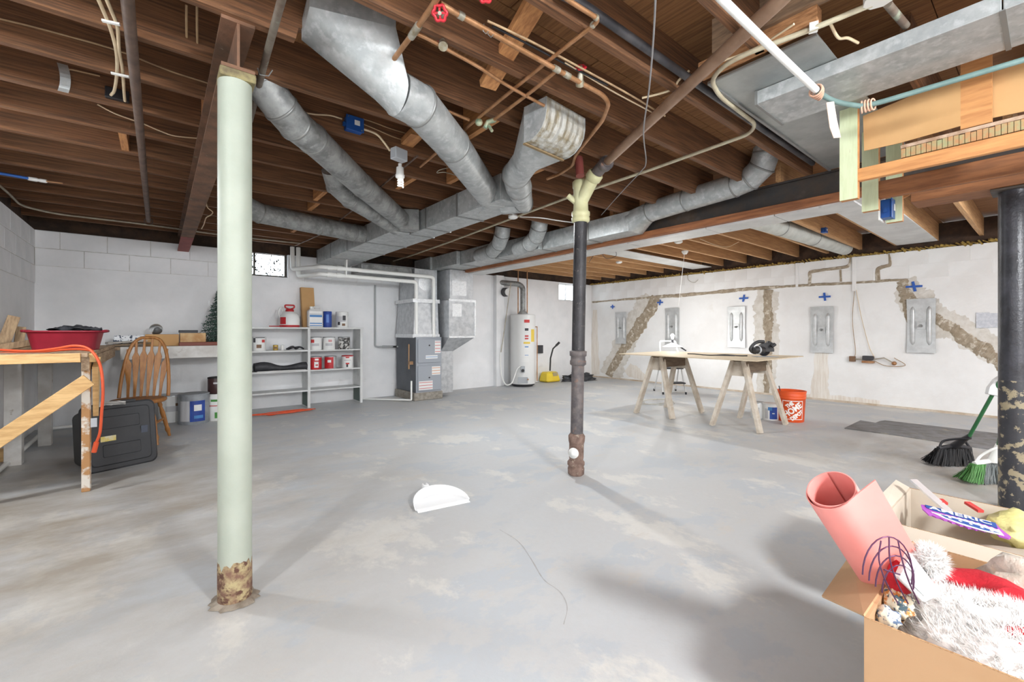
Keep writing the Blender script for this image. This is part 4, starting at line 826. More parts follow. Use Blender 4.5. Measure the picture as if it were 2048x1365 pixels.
# ================================================================ shelf unit
shm = mat('shelf_white', (216, 217, 216), (200, 200, 198), sc=5, rough=.65, c3=(176, 174, 168), sc3=8, lo3=.64, hi3=.72)
shg = mat('shelf_green', (92, 106, 100), rough=.7)
sx = [.955, 1.69, 2.45]; sy0, sy1 = 6.76, 7.08
su = thing('shelf_unit', 'low white wooden shelf unit with two bays against the back wall', 'shelf', (1.7, 6.9, 0))
for i, x in enumerate(sx):
    u_ = part(su, 'upright', B().bx(x - .018, sy0, 0, x + .018, sy1, 1.14), shm, bv=.002)
    if i: part(u_, 'green_patch', B().bx(x - .0195, sy0 + .03, .02, x - .018, sy1 - .02, .26), shg)
part(su, 'top', B().bx(sx[0] - .03, sy0 - .01, 1.14, sx[2] + .03, sy1, 1.165), shm, bv=.002)
SH = [.84, .552, .262]
for k in range(2):
    for zz in SH: part(su, 'shelf', B().bx(sx[k] + .019, sy0 + .002, zz - .024, sx[k + 1] - .019, sy1, zz - (0 if k == 0 else .006)), shm, bv=.002)
def onshelf(px, y=6.86): return ony(px, 0, y).x
metal_l = mat('tin_lid', (186, 188, 190), rough=.35, metal=.6)
def can(label, x, y, z, r, hh, body, lidm, art=None, group='paint cans on the shelf unit', name='paint_can', handle=False, cat='can', artm2=None):
    t = thing(name, label, cat, (x, y, z), 0, group)
    part(t, 'body', B().lathe([(r * .97, 0), (r, .006), (r, hh - .012), (r * .96, hh - .008)], (0, 0, 0), seg=26), body, local=True)
    part(t, 'lid', B().lathe([(r * 1.02, hh - .014), (r * 1.03, hh - .006), (r * .95, hh), (r * .85, hh - .006), (.001, hh - .006)], (0, 0, 0), seg=26), lidm, local=True)
    a = math.atan2(-y, -x)
    def patch(nm, a0, a1, z0, z1, m, k):
        n = 8; A = [a + a0 + (a1 - a0) * i / n for i in range(n + 1)]
        return part(t, nm, B().add([Vector((math.cos(q) * (r + k), math.sin(q) * (r + k), zz)) for zz in (z0, z1) for q in A], [(i, i + 1, n + 2 + i, n + 1 + i) for i in range(n)]), m, local=True)
    if art:
        for j, (m, a0, a1, z0, z1) in enumerate(art): patch('label_print', a0, a1, z0 * hh, z1 * hh, m, .0008 + .0006 * j)
    if handle: part(t, 'bail', B().tube([Vector((math.cos(a + 1.57) * r * math.cos(q), math.sin(a + 1.57) * r * math.cos(q), hh * .85)) + Vector((math.cos(a), math.sin(a), -.9)) * r * .9 * math.sin(q) for q in [i * math.pi / 12 for i in range(13)]], .0025, 5), metal_l, local=True)
    return t
cw = mat('can_white', (228, 228, 226), rough=.5); crd = mat('can_red', (192, 40, 46), (176, 30, 38), sc=8, rough=.45); cbl = mat('can_blue', (38, 74, 158), (30, 60, 140), sc=8, rough=.45)
cblk = mat('can_camo', (60, 58, 56), (200, 198, 194), sc=24, rough=.5, lo=.5, hi=.54); gold = mat('can_gold', (178, 150, 70), rough=.4, metal=.4); brown = mat('print_brown', (120, 90, 66), rough=.6); grn2 = mat('print_green', (70, 140, 60), rough=.6); gry = mat('print_grey', (190, 190, 192), rough=.6)
y_ = 6.86
can('white paint can with a wooden chair picture on the upper left shelf', onshelf(518), y_, SH[0], .085, .19, cw, cw, [(dkp, -.9, -.5, .6, .95), (brown, -.35, .35, .2, .45), (redl, .4, .9, .6, .8), (dkp, -.5, .9, .92, .97)], handle=True)
can('tiny gold tin on the upper left shelf', onshelf(551), y_, SH[0], .032, .075, gold, gold, [(brown, -.6, .6, .3, .7)], 'small tins on the shelf unit', 'tin')
can('tiny white tub on the upper left shelf', onshelf(565), y_, SH[0], .02, .075, cw, cw, None, 'small tins on the shelf unit', 'tin')
can('white paint can with a red oval at the left of the upper right shelf', onshelf(631), y_, SH[0] - .006, .085, .19, cw, metal_l, [(redl, -.8, -.2, .55, .8), (gry, -.6, .6, .3, .5)], handle=True)
can('plain white paint can with a pink oval in the middle of the upper right shelf', onshelf(658), y_, SH[0] - .006, .085, .19, cw, metal_l, [(mat('print_pink', (206, 150, 150), rough=.6), -.1, .5, .6, .78), (gry, -.6, .6, .3, .5)], handle=True)
can('black and white smeared paint can on the upper right shelf', onshelf(688), y_, SH[0] - .006, .085, .19, cblk, metal_l)
can('red paint can with white lettering block on the middle right shelf', onshelf(631), y_, SH[1] - .006, .085, .19, crd, metal_l, [(cw, -.2, .5, .15, .6), (cw, -.1, .5, .7, .85), (crd, 0, .4, .3, .4)])
can('red and silver paint can in the middle of the middle right shelf', onshelf(661), y_, SH[1] - .006, .085, .19, metal_l, metal_l, [(crd, -1.3, .5, .04, .94), (cw, -.5, .1, .5, .7)])
can('white paint can with a red lid on the middle right shelf', onshelf(695), y_, SH[1] - .006, .085, .19, cw, crd, [(redl, -.3, .3, .3, .42), (dkp, -.2, .1, .08, .3), (gry, -.6, .6, .6, .66), (redl, -.3, .3, .8, .9)])
# straps, tarp
b = B()
for k in range(3): b.tube(spl([(onshelf(572) + .02 * k, 6.85 + .02 * k, SH[0] + .012), (onshelf(584), 6.83, SH[0] + .05 - .01 * k), (onshelf(592), 6.87, SH[0] + .015 + .01 * k), (onshelf(599), 6.84, SH[0] + .04), (onshelf(607), 6.85, SH[0] + .012)], 5), .012, 7)
solo('strap_coil', 'tangled black strap coil on the upper left shelf', 'strap', b, black)
b = B(); x0, x1 = onshelf(508), onshelf(612); R = []
for i in range(17):
    t = i / 16; r = .055 * (1 + .35 * math.sin(t * 7 + 1)) * (1.15 - .55 * abs(t - .35)); c = Vector((x0 + (x1 - x0) * t, 6.86 + .02 * math.sin(t * 6), SH[1] + r * .85 + .004))
    R.append([c + Vector((0, math.cos(a) * r * 1.5, math.sin(a) * r * .85 * (1 + .1 * math.sin(3 * a + t * 9)))) for a in [j * math.pi / 8 for j in range(16)]])
solo('rolled_tarp', 'rolled charcoal tarp on the middle left shelf', 'tarp', b.rings(R), mat('charcoal_tarp', (66, 66, 70), (50, 50, 54), sc=10, rough=.6, bump=.5))
solo('paint_tray_liner', 'thin white board lying under the rolled tarp', 'board', B().bx(x0 + .02, 6.74, SH[1] + .001, x1 - .03, 6.8, SH[1] + .008), cw)
# top of shelf
zt = 1.1655
xj = onshelf(580); jr = thing('sprayer_jug', 'white and red pump sprayer jug on top of the shelf unit', 'sprayer', (xj, 6.88, zt))
part(jr, 'base', B().lathe([(.125, 0), (.13, .01), (.13, .03)], (xj, 6.88, zt), seg=28), crd)
part(jr, 'tank', B().lathe([(.13, .03), (.13, .1), (.115, .17), (.08, .21), (.05, .225)], (xj, 6.88, zt), seg=28), cw)
part(jr, 'side_panel', B().add([Vector((xj + math.cos(a) * .1325, 6.88 + math.sin(a) * .1325, zt + zz)) for zz in (.04, .14) for a in [-2.9 + i * .15 for i in range(6)]], [(i, i + 1, 7 + i, 6 + i) for i in range(5)]), crd)
part(jr, 'collar', B().lathe([(.055, .22), (.055, .25), (.035, .265)], (xj, 6.88, zt), seg=20), crd)
part(jr, 'pump_handle', B().tube(fil([(xj - .02, 6.88, zt + .26), (xj - .06, 6.88, zt + .28), (xj - .06, 6.88, zt + .315), (xj + .06, 6.88, zt + .315), (xj + .06, 6.88, zt + .28), (xj + .02, 6.88, zt + .26)], .015), .011, 8), crd)
part(jr, 'hose', B().tube(spl([(xj - .12, 6.88, zt + .12), (xj - .15, 6.86, zt + .2), (xj - .12, 6.86, zt + .28), (xj - .09, 6.87, zt + .22)], 6), .008, 6), cw)
part(jr, 'wand', B().tube([(xj - .27, 6.84, zt + .012), (xj + .02, 6.8, zt + .012)], .008, 6), crd)
xb = onshelf(617, 7.0); solo('cardboard_carton', 'tall narrow cardboard carton leaning on the wall above the shelf', 'box', B().hexa([Vector(q) for q in ((xb - .09, 6.94, zt), (xb + .09, 6.94, zt), (xb + .09, 7.02, zt), (xb - .09, 7.02, zt), (xb - .09, 7.06, zt + .6), (xb + .09, 7.06, zt + .6), (xb + .09, 7.14, zt + .6), (xb - .09, 7.14, zt + .6))]), card, bv=.004)
xw = onshelf(630, 6.84); wj = thing('white_jug', 'white plastic jug with blue lettering on the shelf top', 'jug', (xw, 6.84, zt))
part(wj, 'body', B().hexa([(xw - .1, 6.79, zt), (xw + .1, 6.79, zt), (xw + .1, 6.9, zt), (xw - .1, 6.9, zt), (xw - .1, 6.79, zt + .25), (xw + .1, 6.79, zt + .25), (xw + .1, 6.9, zt + .25), (xw - .1, 6.9, zt + .25)]), cw, bv=.015)
part(wj, 'shoulder', B().hexa([(xw - .095, 6.795, zt + .245), (xw + .095, 6.795, zt + .245), (xw + .095, 6.895, zt + .245), (xw - .095, 6.895, zt + .245), (xw - .06, 6.82, zt + .275), (xw + .04, 6.82, zt + .275), (xw + .04, 6.87, zt + .275), (xw - .06, 6.87, zt + .275)]), cw)
part(wj, 'handle', B().tube(fil([(xw - .02, 6.845, zt + .26), (xw - .02, 6.845, zt + .3), (xw + .08, 6.845, zt + .3), (xw + .08, 6.845, zt + .25)], .02), .012, 8), cw)
part(wj, 'cap', B().cyl((xw - .05, 6.845, zt + .27), (xw - .05, 6.845, zt + .305), .022, 14), cw)
for z0, z1, m in ((.15, .18, blul), (.05, .065, blul), (.02, .032, blul), (.185, .2, gry)): part(wj, 'print', B().bx(xw - .085, 6.788, zt + z0, xw + .085, 6.789, zt + z1), m)
can('tall blue solvent can with a handle on the shelf top', onshelf(655), 6.86, zt, .06, .24, cbl, cbl, [(mat('print_lightblue', (90, 130, 200), rough=.5), -.3, .3, .3, .8)], 'containers on the shelf top', 'solvent_can', True)
can('white plastic paint pail with a dark picture on the shelf top', onshelf(684), 6.86, zt, .092, .24, cw, cw, [(dkp, -.7, -.3, .15, .35), (gry, -.8, .6, .35, .7), (dkp, .1, .6, .45, .75), (brown, 0, .5, .1, .25)], 'containers on the shelf top', 'paint_pail', True)
# extension cord pile
och = mat('orange_cord', (214, 84, 44), rough=.5); b = B(); c = flo(568, 828); pts = []
for k in range(30):
    t = k * 1.15; pts.append(c + Vector((math.cos(t) * (.30 + .12 * math.sin(k * 1.7)), math.sin(t) * (.10 + .06 * math.cos(k * 2.3)), .008 + .016 * abs(math.sin(k * .9)) + .006 * (k // 16))))
M_ = Matrix.Translation(c) @ Matrix.Rotation(.05, 4, 'Z') @ Matrix.Translation(-c)
b.tube([M_ @ p for p in spl(pts, 6)], .005, 6)
solo('extension_cord', 'coiled orange extension cord on the floor in front of the shelf unit', 'cord', b, och)
# ================================================================ workbench corner
bwood = mat('bench_board', (176, 152, 124), (140, 116, 92), sc=4, st=(14, 1.5, 14), rough=.8); pine = mat('pine_lumber', (222, 184, 128), (200, 158, 104), sc=4, st=(2, 14, 14), rough=.7, c3=(140, 100, 64), sc3=7, lo3=.72, hi3=.76)
wbd = mat('white_board', (210, 208, 204), (190, 186, 180), sc=6, rough=.7, c3=(140, 126, 110), sc3=10, lo3=.66, hi3=.74)
bb = thing('workbench', 'white fronted workbench along the back wall left of the column', 'workbench', (-.1, 6.8, 0))
bz = .93
for i in range(4): part(bb, 'top_board', B().bx(XL + .01, 6.47 + i * .165, bz - .035, .85, 6.47 + i * .165 + .16, bz), bwood, bv=.002)
part(bb, 'front_fascia', B().bx(XL + .75, 6.445, bz - .14, .85, 6.47, bz + .002), wbd, bv=.003)
for x in (-.15, .8): part(bb, 'leg', B().bx(x, 6.5, 0, x + .09, 6.58, bz - .035), wbd)
lb = thing('workbench', 'rough lumber workbench along the left wall with a diagonal brace', 'workbench', (-.72, 5.2, 0))
lz = .955; ly = 4.15
for i in range(4): part(lb, 'top_board', B().bx(XL + .01 + i * .175, ly - .02, lz - .03, XL + .01 + i * .175 + .17, 6.44, lz), bwood, bv=.002)
part(lb, 'end_board', B().bx(XL + .01, ly - .035, lz - .06, -.41, ly - .02, lz), pine, bv=.002)
part(lb, 'side_rail', B().bx(-.41, ly + .0, lz - .12, -.37, 6.44, lz - .03), bwood)
lg = flo(172, 983)
leg1 = part(lb, 'front_leg', B().bx(lg.x - .022, lg.y - .02, 0, lg.x + .022, lg.y + .055, lz - .06), mat('spattered_leg', (176, 130, 84), (216, 208, 196), sc=6, rough=.75, lo=.5, hi=.56), bv=.003)
part(lb, 'leg_block', B().bx(lg.x - .045, lg.y - .03, lz - .065, lg.x + .05, lg.y + .07, lz - .005), pine, bv=.003)
part(lb, 'gusset', B().prism([(lg.x + .03, lg.y, lz - .1), (lg.x + .03, lg.y + .2, lz - .04), (lg.x + .03, lg.y + .1, lz - .3), (lg.x + .03, lg.y + .05, lz - .45)], (.03, 0, 0)), pine)
br0 = ony(178, 760, lg.y - .04); br1 = ony(-40, 905, lg.y - .04)
part(lb, 'diagonal_brace', B().bar(br0, br1, .038, .09, (0, 0, 1)), pine, bv=.003)
part(lb, 'foot_block', B().box(flo(4, 925) + Vector((-.06, 0.05, .05)), (.16, .1, .1)), pine, bv=.003)
for x_, y__, w__ in ((-.98, 5.35, .1), (-.9, 6.1, .09)): part(lb, 'wall_leg', B().bx(x_, y__, 0, x_ + w__, y__ + .09, lz - .03), wbd, bv=.003)
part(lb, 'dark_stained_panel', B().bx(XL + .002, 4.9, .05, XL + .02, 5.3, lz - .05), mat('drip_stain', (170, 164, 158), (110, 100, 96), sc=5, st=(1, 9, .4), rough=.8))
pipe('floor_pipe', 'thin white pipe lying on the floor along the left walls', [(XL + .12, 5.0, .03), (XL + .12, 6.95, .03), (-.2, 7.08, .03)], .018, pvc, d=.02)
# red tub
def tub(loc, rz):
    t = thing('plastic_tub', 'dark red plastic tub with handles on the left bench', 'tub', loc, rz); redt = mat('tub_red', (150, 28, 50), (136, 22, 42), sc=5, rough=.45, c3=(190, 110, 110), sc3=30, lo3=.72, hi3=.75)
    def rr(hx, hy, z, r=.07): return [Vector((sx_ * (hx - r) + r * math.cos(a), sy_ * (hy - r) + r * math.sin(a), z)) for sx_, sy_, a0 in ((1, 1, 0), (-1, 1, 90), (-1, -1, 180), (1, -1, 270)) for a in [math.radians(a0 + k * 22.5) for k in range(5)]]
    part(t, 'shell', B().rings([rr(.175, .11, 0, .05), rr(.2, .125, .13, .05), rr(.21, .132, .142, .05), rr(.215, .137, .14, .05), rr(.215, .137, .153, .05), rr(.195, .12, .153, .05), rr(.17, .105, .01, .05)], True, True), redt, local=True)
    for s in (-1, 1): part(t, 'handle', B().tube([(s * .205, -.05, .145), (s * .235, -.04, .15), (s * .235, .04, .15), (s * .205, .05, .145)], .011, 7), redt, local=True)
    return t
tc_ = atd(134, 697, 3.45); tub((tc_.x, tc_.y, lz + .001), math.radians(-6))
def fold(c, sx_, sy_, h_, seed, n=10):
    from mathutils import noise as mn
    b = B(); V = [Vector((c.x + (i / n - .5) * sx_, c.y + (j / n - .5) * sy_, c.z + h_ * (.5 + mn.noise(Vector((i * .45 + seed, j * .45, seed))) * .9) * (1 - max(abs(i / n - .5), abs(j / n - .5)) ** 2 * 2))) for j in range(n + 1) for i in range(n + 1)]
    Fs = [(j * (n + 1) + i, j * (n + 1) + i + 1, (j + 1) * (n + 1) + i + 1, (j + 1) * (n + 1) + i) for j in range(n) for i in range(n)]
    V2 = [p - Vector((0, 0, .012)) for p in V]; k = len(V)
    b.add(V, Fs, True); b.add(V2, [f[::-1] for f in Fs], True); return b
solo('black_cloth', 'black folded plastic heaped in the red tub', 'cloth', fold(Vector((tc_.x + .05, tc_.y - .02, lz + .145)), .3, .18, .07, 3), bagm)
oc = solo('extension_cord', 'orange extension cord looping over the bench and down past the black tote', 'cord', B().tube(spl([atd(-10, 700, 2.9), atd(60, 703, 2.9), atd(110, 698, 2.92), atd(150, 692, 2.95), atd(180, 700, 2.97), atd(200, 730, 2.96), atd(206, 780, 2.95), atd(203, 830, 2.95), atd(200, 865, 2.95), atd(193, 885, 2.95)], 6), .0085, 8), och)
part(oc, 'plug', B().tube([atd(193, 885, 2.95), atd(188, 905, 2.95)], .014, 8), och); part(oc, 'hang_tag', B().bx(*(atd(186, 846, 2.94) + Vector((-.012, 0, -.03))), *(atd(186, 846, 2.94) + Vector((.02, .002, .03)))), gal2)
part(oc, 'second_strand', B().tube(spl([atd(-10, 708, 3.0), atd(80, 704, 3.05), atd(150, 699, 3.05), atd(185, 702, 3.03)], 6), .008, 7), och)
for lab, x0, y0, d0, x1, y1, d1, wdt in (('long lumber offcut leaning in the bench corner at far left', 6, 690, 3.62, 28, 634, 3.75, .075), ('short lumber offcut upright beside the red tub', 37, 696, 3.8, 42, 655, 3.86, .06), ('flat lumber offcut lying at the bench left edge', -30, 702, 3.2, 62, 686, 3.5, .05), ('second flat lumber offcut under the first at the bench left edge', -30, 697, 3.3, 60, 692, 3.75, .07)):
    solo('lumber_offcut', lab, 'lumber', B().bar(atd(x0, y0, d0), atd(x1, y1, d1), wdt, .03, (0.3, -1, .2)), mat('weathered_pine', (186, 158, 124), (150, 124, 96), sc=5, st=(14, 2, 2), rough=.8), bv=.002)
# bench clutter on the back bench
def bpt(px, y=6.7): p = ony(px, 0, y); return p.x
def bxs(px0, px1, z0, z1, y0, y1): return B().bx(bpt(px0, y0), y0, bz + z0 + .001, bpt(px1, y0), y1, bz + z1)
ptn = mat('circle_pattern', (232, 234, 236), (70, 80, 96), sc=34, rough=.6, lo=.56, hi=.6, det=1)
solo('patterned_box', 'white box printed with dark rings on the back bench', 'box', bxs(226, 290, .02, .13, 6.62, 6.8), ptn, bv=.01)
solo('cardboard_box', 'flat cardboard box with rounded flap on the back bench', 'box', bxs(290, 358, .0, .14, 6.62, 6.85), card, bv=.004)
solo('cardboard_box', 'taped cardboard box under dark papers on the back bench', 'box', bxs(360, 412, .0, .155, 6.6, 6.85), mat('taped_card', (206, 174, 130), (184, 140, 92), sc=9, rough=.8), bv=.004)
solo('dark_papers', 'dark papers stacked on the taped cardboard box', 'paper', bxs(358, 396, .157, .19, 6.62, 6.8), black, bv=.003)
jx = bpt(312, 6.68); gj = thing('glass_jar', 'clear glass globe holding dark scraps on the cardboard box', 'jar', (jx, 6.72, bz + .142)); 
part(gj, 'globe', B().ball((jx, 6.72, bz + .2), .065, 16, 10), mat('jar_glass', (235, 238, 238), rough=.05, trans=.9)); part(gj, 'contents', lump('', '', '', (jx + .01, 6.72, bz + .165), .035, .035, .05, dkp, 2, 10, 6), dkp)
for i, (lab, a, z_, c_) in enumerate((('long grey painted board lying along the back bench', (213, 292), .045, (186, 180, 172)), ('weathered board under the grey board on the back bench', (215, 300), .018, (140, 122, 100)))):
    solo('loose_board', lab, 'board', B().bar((bpt(a[0], 6.52), 6.5, bz + z_), (bpt(a[1], 6.52), 6.60, bz + z_ + .022), .1, .018), mat('loose%d' % i, c_, tuple(q - 30 for q in c_), sc=5, st=(2, 14, 14), rough=.8), bv=.002)
solo('red_brown_tray', 'low red brown tray at the right end of the back bench', 'tray', bxs(358, 440, .0, .045, 6.49, 6.59), mat('oxblood', (122, 66, 52), rough=.6), bv=.004)
# small tree
tx = ony(440, 0, 6.85).x; tr = thing('tabletop_tree', 'small frosted artificial christmas tree behind the pale column', 'tree', (tx, 6.85, bz))
part(tr, 'trunk', B().cyl((tx, 6.85, bz + .001), (tx, 6.85, bz + .7), .012, 8), brown)
ndl = mat('frosted_needles', (64, 92, 80), (110, 136, 124), sc=30, rough=.8)
for lv in range(22):
    zz = bz + .05 + lv * .031; rad = (.24 * (1 - lv / 22.5) + .015) * random.uniform(.88, 1.08); n = max(7, int(17 * (1 - lv / 30)))
    b = B()
    for j in range(n):
        a = j * 2 * math.pi / n + lv * .4; tip = Vector((math.cos(a) * rad, math.sin(a) * rad, -.03 + random.uniform(-.015, .02)))
        o_ = Vector((tx, 6.85, zz))
        for k in range(7):
            p = o_ + tip * (k + 1) / 7; s = .034
            for _ in range(6):
                e = Vector((random.uniform(-1, 1), random.uniform(-1, 1), random.uniform(-.3, 1))).normalized() * s; f_ = e.cross(Vector((.3, .2, 1))).normalized() * .006
                b.add([p - f_, p + f_, p + e], [(0, 1, 2)])
    part(tr, 'bough', b, ndl)
# ---- windsor chair
oak = mat('honey_oak', (170, 116, 60), (146, 94, 44), sc=6, st=(6, 6, 1), rough=.45)
bowc = atd(288, 798, 4.5); tocam = Vector((-bowc.x, -bowc.y, 0)).normalized(); tocam = Matrix.Rotation(-.25, 3, 'Z') @ tocam; sc_ = Vector((bowc.x, bowc.y, 0)) + tocam * .165; fwd_ang = math.atan2(tocam.y, tocam.x)
ch = thing('windsor_chair', 'honey oak windsor chair with arrow back spindles under the bench', 'chair', tuple(sc_), fwd_ang)
zs = .43
def shape(n=24): return [Vector(((.21 + .02 * math.cos(2 * a)) * math.cos(a), .22 * math.sin(a) * (1 - .08 * math.cos(a)), 0)) for a in [i * 2 * math.pi / n for i in range(n)]]
S_ = shape(); part(ch, 'seat', B().rings([[p * .93 + Vector((0, 0, zs - .035)) for p in S_], [p + Vector((0, 0, zs - .02)) for p in S_], [p + Vector((0, 0, zs)) for p in S_], [p * .9 + Vector((0, 0, zs + .005)) for p in S_]]), oak, local=True)
for a, b_ in ((1, 1), (1, -1), (-1, 1), (-1, -1)):
    p0 = Vector((a * .12, b_ * .13, zs - .03)); p1 = Vector((a * .22, b_ * .2, 0)); dq = (p1 - p0)
    part(ch, 'leg', B().tube([p0, p0 + dq * .15, p0 + dq * .2, p0 + dq * .35, p0 + dq * .75, p0 + dq * .82, p0 + dq * .9, p1], [.016, .02, .013, .022, .017, .024, .015, .014], 12), oak, local=True)
for b_ in (1, -1): part(ch, 'stretcher', B().tube([(.175, b_ * .168, .2), (0, b_ * .165, .2), (-.175, b_ * .168, .2)], [.009, .014, .009], 8), oak, local=True)
part(ch, 'cross_stretcher', B().tube([(0, .165, .2), (0, 0, .2), (0, -.165, .2)], [.009, .014, .009], 8), oak, local=True)
def back(t, z): return Vector((-.165 - (z) * .26, t, zs + z))
bow = [back(.17 * 1.0 * math.cos(a) * (1.0 if math.sin(a) < .5 else 1), .60 * math.sin(a) ** .75 if math.sin(a) > 0 else 0) for a in [i * math.pi / 24 for i in range(25)]]
bow = [back(.2 * math.copysign(abs(math.cos(a)) ** .6, math.cos(a)), .61 * math.sin(a)) for a in [i * math.pi / 28 for i in range(29)]]
part(ch, 'bow', B().tube(bow, .016, 9), oak, local=True)
for k in range(6):
    t = (k - 2.5) / 2.5; hh = .61 * math.sqrt(max(0, 1 - (abs(t) * .72) ** 3.3)) * .985; P_ = [back(t * .13, .0), back(t * .135, .13), back(t * .148, hh * .55), back(t * .155, hh * .7), back(t * .16, hh * .78), back(t * .165, hh)]
    W_ = [.011, .014, .026, .031, .012, .009]; b = B(); R = []
    for p, w_ in zip(P_, W_): R.append([p + Vector((0.005, -w_, 0)), p + Vector((.005, w_, 0)), p + Vector((-.005, w_, 0)), p + Vector((-.005, -w_, 0))])
    part(ch, 'arrow_spindle', b.rings(R, True, True, False), oak, local=True, bv=.003)
# ---- black tote
q0 = flo(167, 953); q1 = flo(317, 921); dx_ = (q1 - q0); wd_ = dx_.length; ex = dx_.normalized(); ey = Vector((0, 0, 1)).cross(ex).normalized()
tt_ = thing('storage_tote', 'black storage tote standing on its side with the lid facing out', 'tote', tuple((q0 + q1) / 2), math.atan2(ex.y, ex.x))
tl = mat('tote_black', (50, 51, 54), (44, 45, 48), sc=6, rough=.5, c3=(74, 75, 78), sc3=40, lo3=.7, hi3=.76)
tw, th_ = wd_, .53; lean_ = Matrix.Rotation(math.radians(-8), 4, 'X')
def rrect(hw, z0, z1, y, r=.05): return [lean_ @ Vector((cx_ + r * math.cos(a), y, cz_ + r * math.sin(a))) for cx_, cz_, a0 in ((hw - r, z1 - r, 0), (-hw + r, z1 - r, 90), (-hw + r, z0 + r, 180), (hw - r, z0 + r, 270)) for a in [math.radians(a0 + k * 22.5) for k in range(5)]]
part(tt_, 'lid', B().rings([rrect(tw / 2 - .012, .012, th_ - .012, -.004), rrect(tw / 2, 0, th_, .006), rrect(tw / 2, 0, th_, .04)], True, True, False), tl, local=True, bv=.003)
part(tt_, 'lid_panel', B().rings([rrect(tw / 2 - .05, .05, th_ - .05, -.01, .03), rrect(tw / 2 - .04, .04, th_ - .04, -.002, .03)], True, True, False), tl, local=True)
for z0 in (.11, .33): part(tt_, 'recess_rib', B().rings([rrect(tw / 2 - .12, z0, z0 + .09, -.014, .01), rrect(tw / 2 - .115, z0 - .005, z0 + .095, -.008, .01)], True, True, False), tl, local=True)
part(tt_, 'bin', B().rings([rrect(tw / 2 - .02, .02, th_ - .02, .04), rrect(tw / 2 - .05, .05, th_ - .05, .36)], True, True, False), tl, local=True)
for zz in (-.006, th_ + .006): part(tt_, 'latch', B().box(lean_ @ Vector((.03, .02, zz + (.01 if zz < 0 else 0))), (.16, .04, .02)), tl, local=True, bv=.003)
part(tt_, 'sticker', B().box(lean_ @ Vector((-.085, -.0115, .245)), (.095, .001, .055)), mat('yellow_sticker', (226, 204, 110), (236, 236, 228), sc=12, rough=.6), local=True)
part(tt_, 'emblem', B().box(lean_ @ Vector((.15, -.0115, .27)), (.045, .001, .09)), mat('faint_emblem', (70, 76, 90), rough=.5), local=True)
solo('crumpled_tag', 'crumpled white plastic scrap on top of the black tote', 'scrap', fold(atd(222, 806, 3.42) + Vector((0, 0, -.012)), .17, .05, .035, 5, 8), paper)
# ---- pails under bench
def pail(label, px, py, r, hh, body, lidm, art, z=0, dpt=None, handle=True):
    c = flo(px, py) if dpt is None else atd(px, py, dpt)
    return can(label, c.x, c.y, z if dpt is None else z, r, hh, body, lidm, art, 'pails under the bench', 'pail', handle, 'bucket')
gpl = mat('grey_pail', (150, 154, 158), (130, 134, 138), sc=8, rough=.45)
pail('grey paint pail with a blue label and wire handle under the bench', 388, 846, .155, .36, gpl, gpl, [(gry, -1.0, -.3, .12, .78), (cbl, -.25, .75, .1, .78), (paper, 0, .5, .45, .65), (blul, 0, .6, .2, .3)])
pail('white pail half hidden by the chair leg under the bench', 345, 842, .14, .33, cw, metal_l, [(gry, -.5, .5, .4, .6), (brown, .2, .6, .6, .7)])
gp = pail('white and green pail beside the pale column', 438, 838, .15, .33, cw, cw, [(grn2, -.6, .8, .72, .8), (grn2, -.3, .6, .1, .32), (redl, -.8, .8, .55, .58)], handle=False)
can('dark brown stain can standing on the white and green pail', gp.location.x - .02, gp.location.y, .331, .1, .2, mat('can_brown', (64, 40, 40), rough=.4), black, [(paper, .1, .35, .5, .8), (gry, -.4, .4, .6, .7)], 'pails under the bench', 'stain_can')
# ================================================================ right wall: mortar, anchors, tape
mortar = mat('tan_mortar', (172, 158, 138), (148, 134, 114), sc=16, rough=.95, bump=.8, bsc=30, c3=(214, 206, 192), sc3=11, lo3=.54, hi3=.64)
smear = mat('smeared_mortar', (222, 218, 211), (206, 200, 190), sc=9, rough=.95, bump=.6, bsc=24)
stain = mat('rust_stain', (234, 229, 221), (220, 211, 199), sc=5, st=(1, 9, .7), rough=.9)
def wpt(px, py, k=.0): p = onx(px, py, XR); p.x = XR - k; return p
def band(name, pts, wpx, m, k, jit=.35, n=7):
    from mathutils import noise as mno
    s0 = random.uniform(0, 50); n = n * 3 if jit > .3 else n
    q = spl([Vector((x, y, w_)) for (x, y), w_ in zip(pts, wpx)], n); L_ = []; R_ = []
    for i, p in enumerate(q):
        d = (q[min(i + 1, len(q) - 1)] - q[max(i - 1, 0)]); d.z = 0; d.normalize(); nn = Vector((-d.y, d.x, 0)); w_ = p.z / 2
        jf = lambda s: jit * (1.1 * mno.noise(Vector((p.x * .045, p.y * .045, s))) + .7 * mno.noise(Vector((p.x * .16, p.y * .16, s + 5))) + random.uniform(-.15, .15))
        a = p + nn * w_ * (1 + jf(s0)); b_ = p - nn * w_ * (1 + jf(s0 + 9))
        L_.append((a.x, a.y)); R_.append((b_.x, b_.y))
    b = B(); nL = len(L_); ins = .6
    T = [wpt(*p, k=.001) for p in L_] + [wpt(*p, k=.001) for p in R_]
    mid = []
    for s in (ins, -ins): mid += [wpt((l[0] + r[0]) / 2 + (l[0] - r[0]) / 2 * s, (l[1] + r[1]) / 2 + (l[1] - r[1]) / 2 * s, k=k * random.uniform(.7, 1.2)) for l, r in zip(L_, R_)]
    V = T[:nL] + mid[:nL] + mid[nL:] + T[nL:]; Fs = []
    for row in range(3):
        for i in range(nL - 1): Fs.append((row * nL + i, row * nL + i + 1, (row + 1) * nL + i + 1, (row + 1) * nL + i))
    b.add(V, Fs, False); return part(wr, name, b, m)
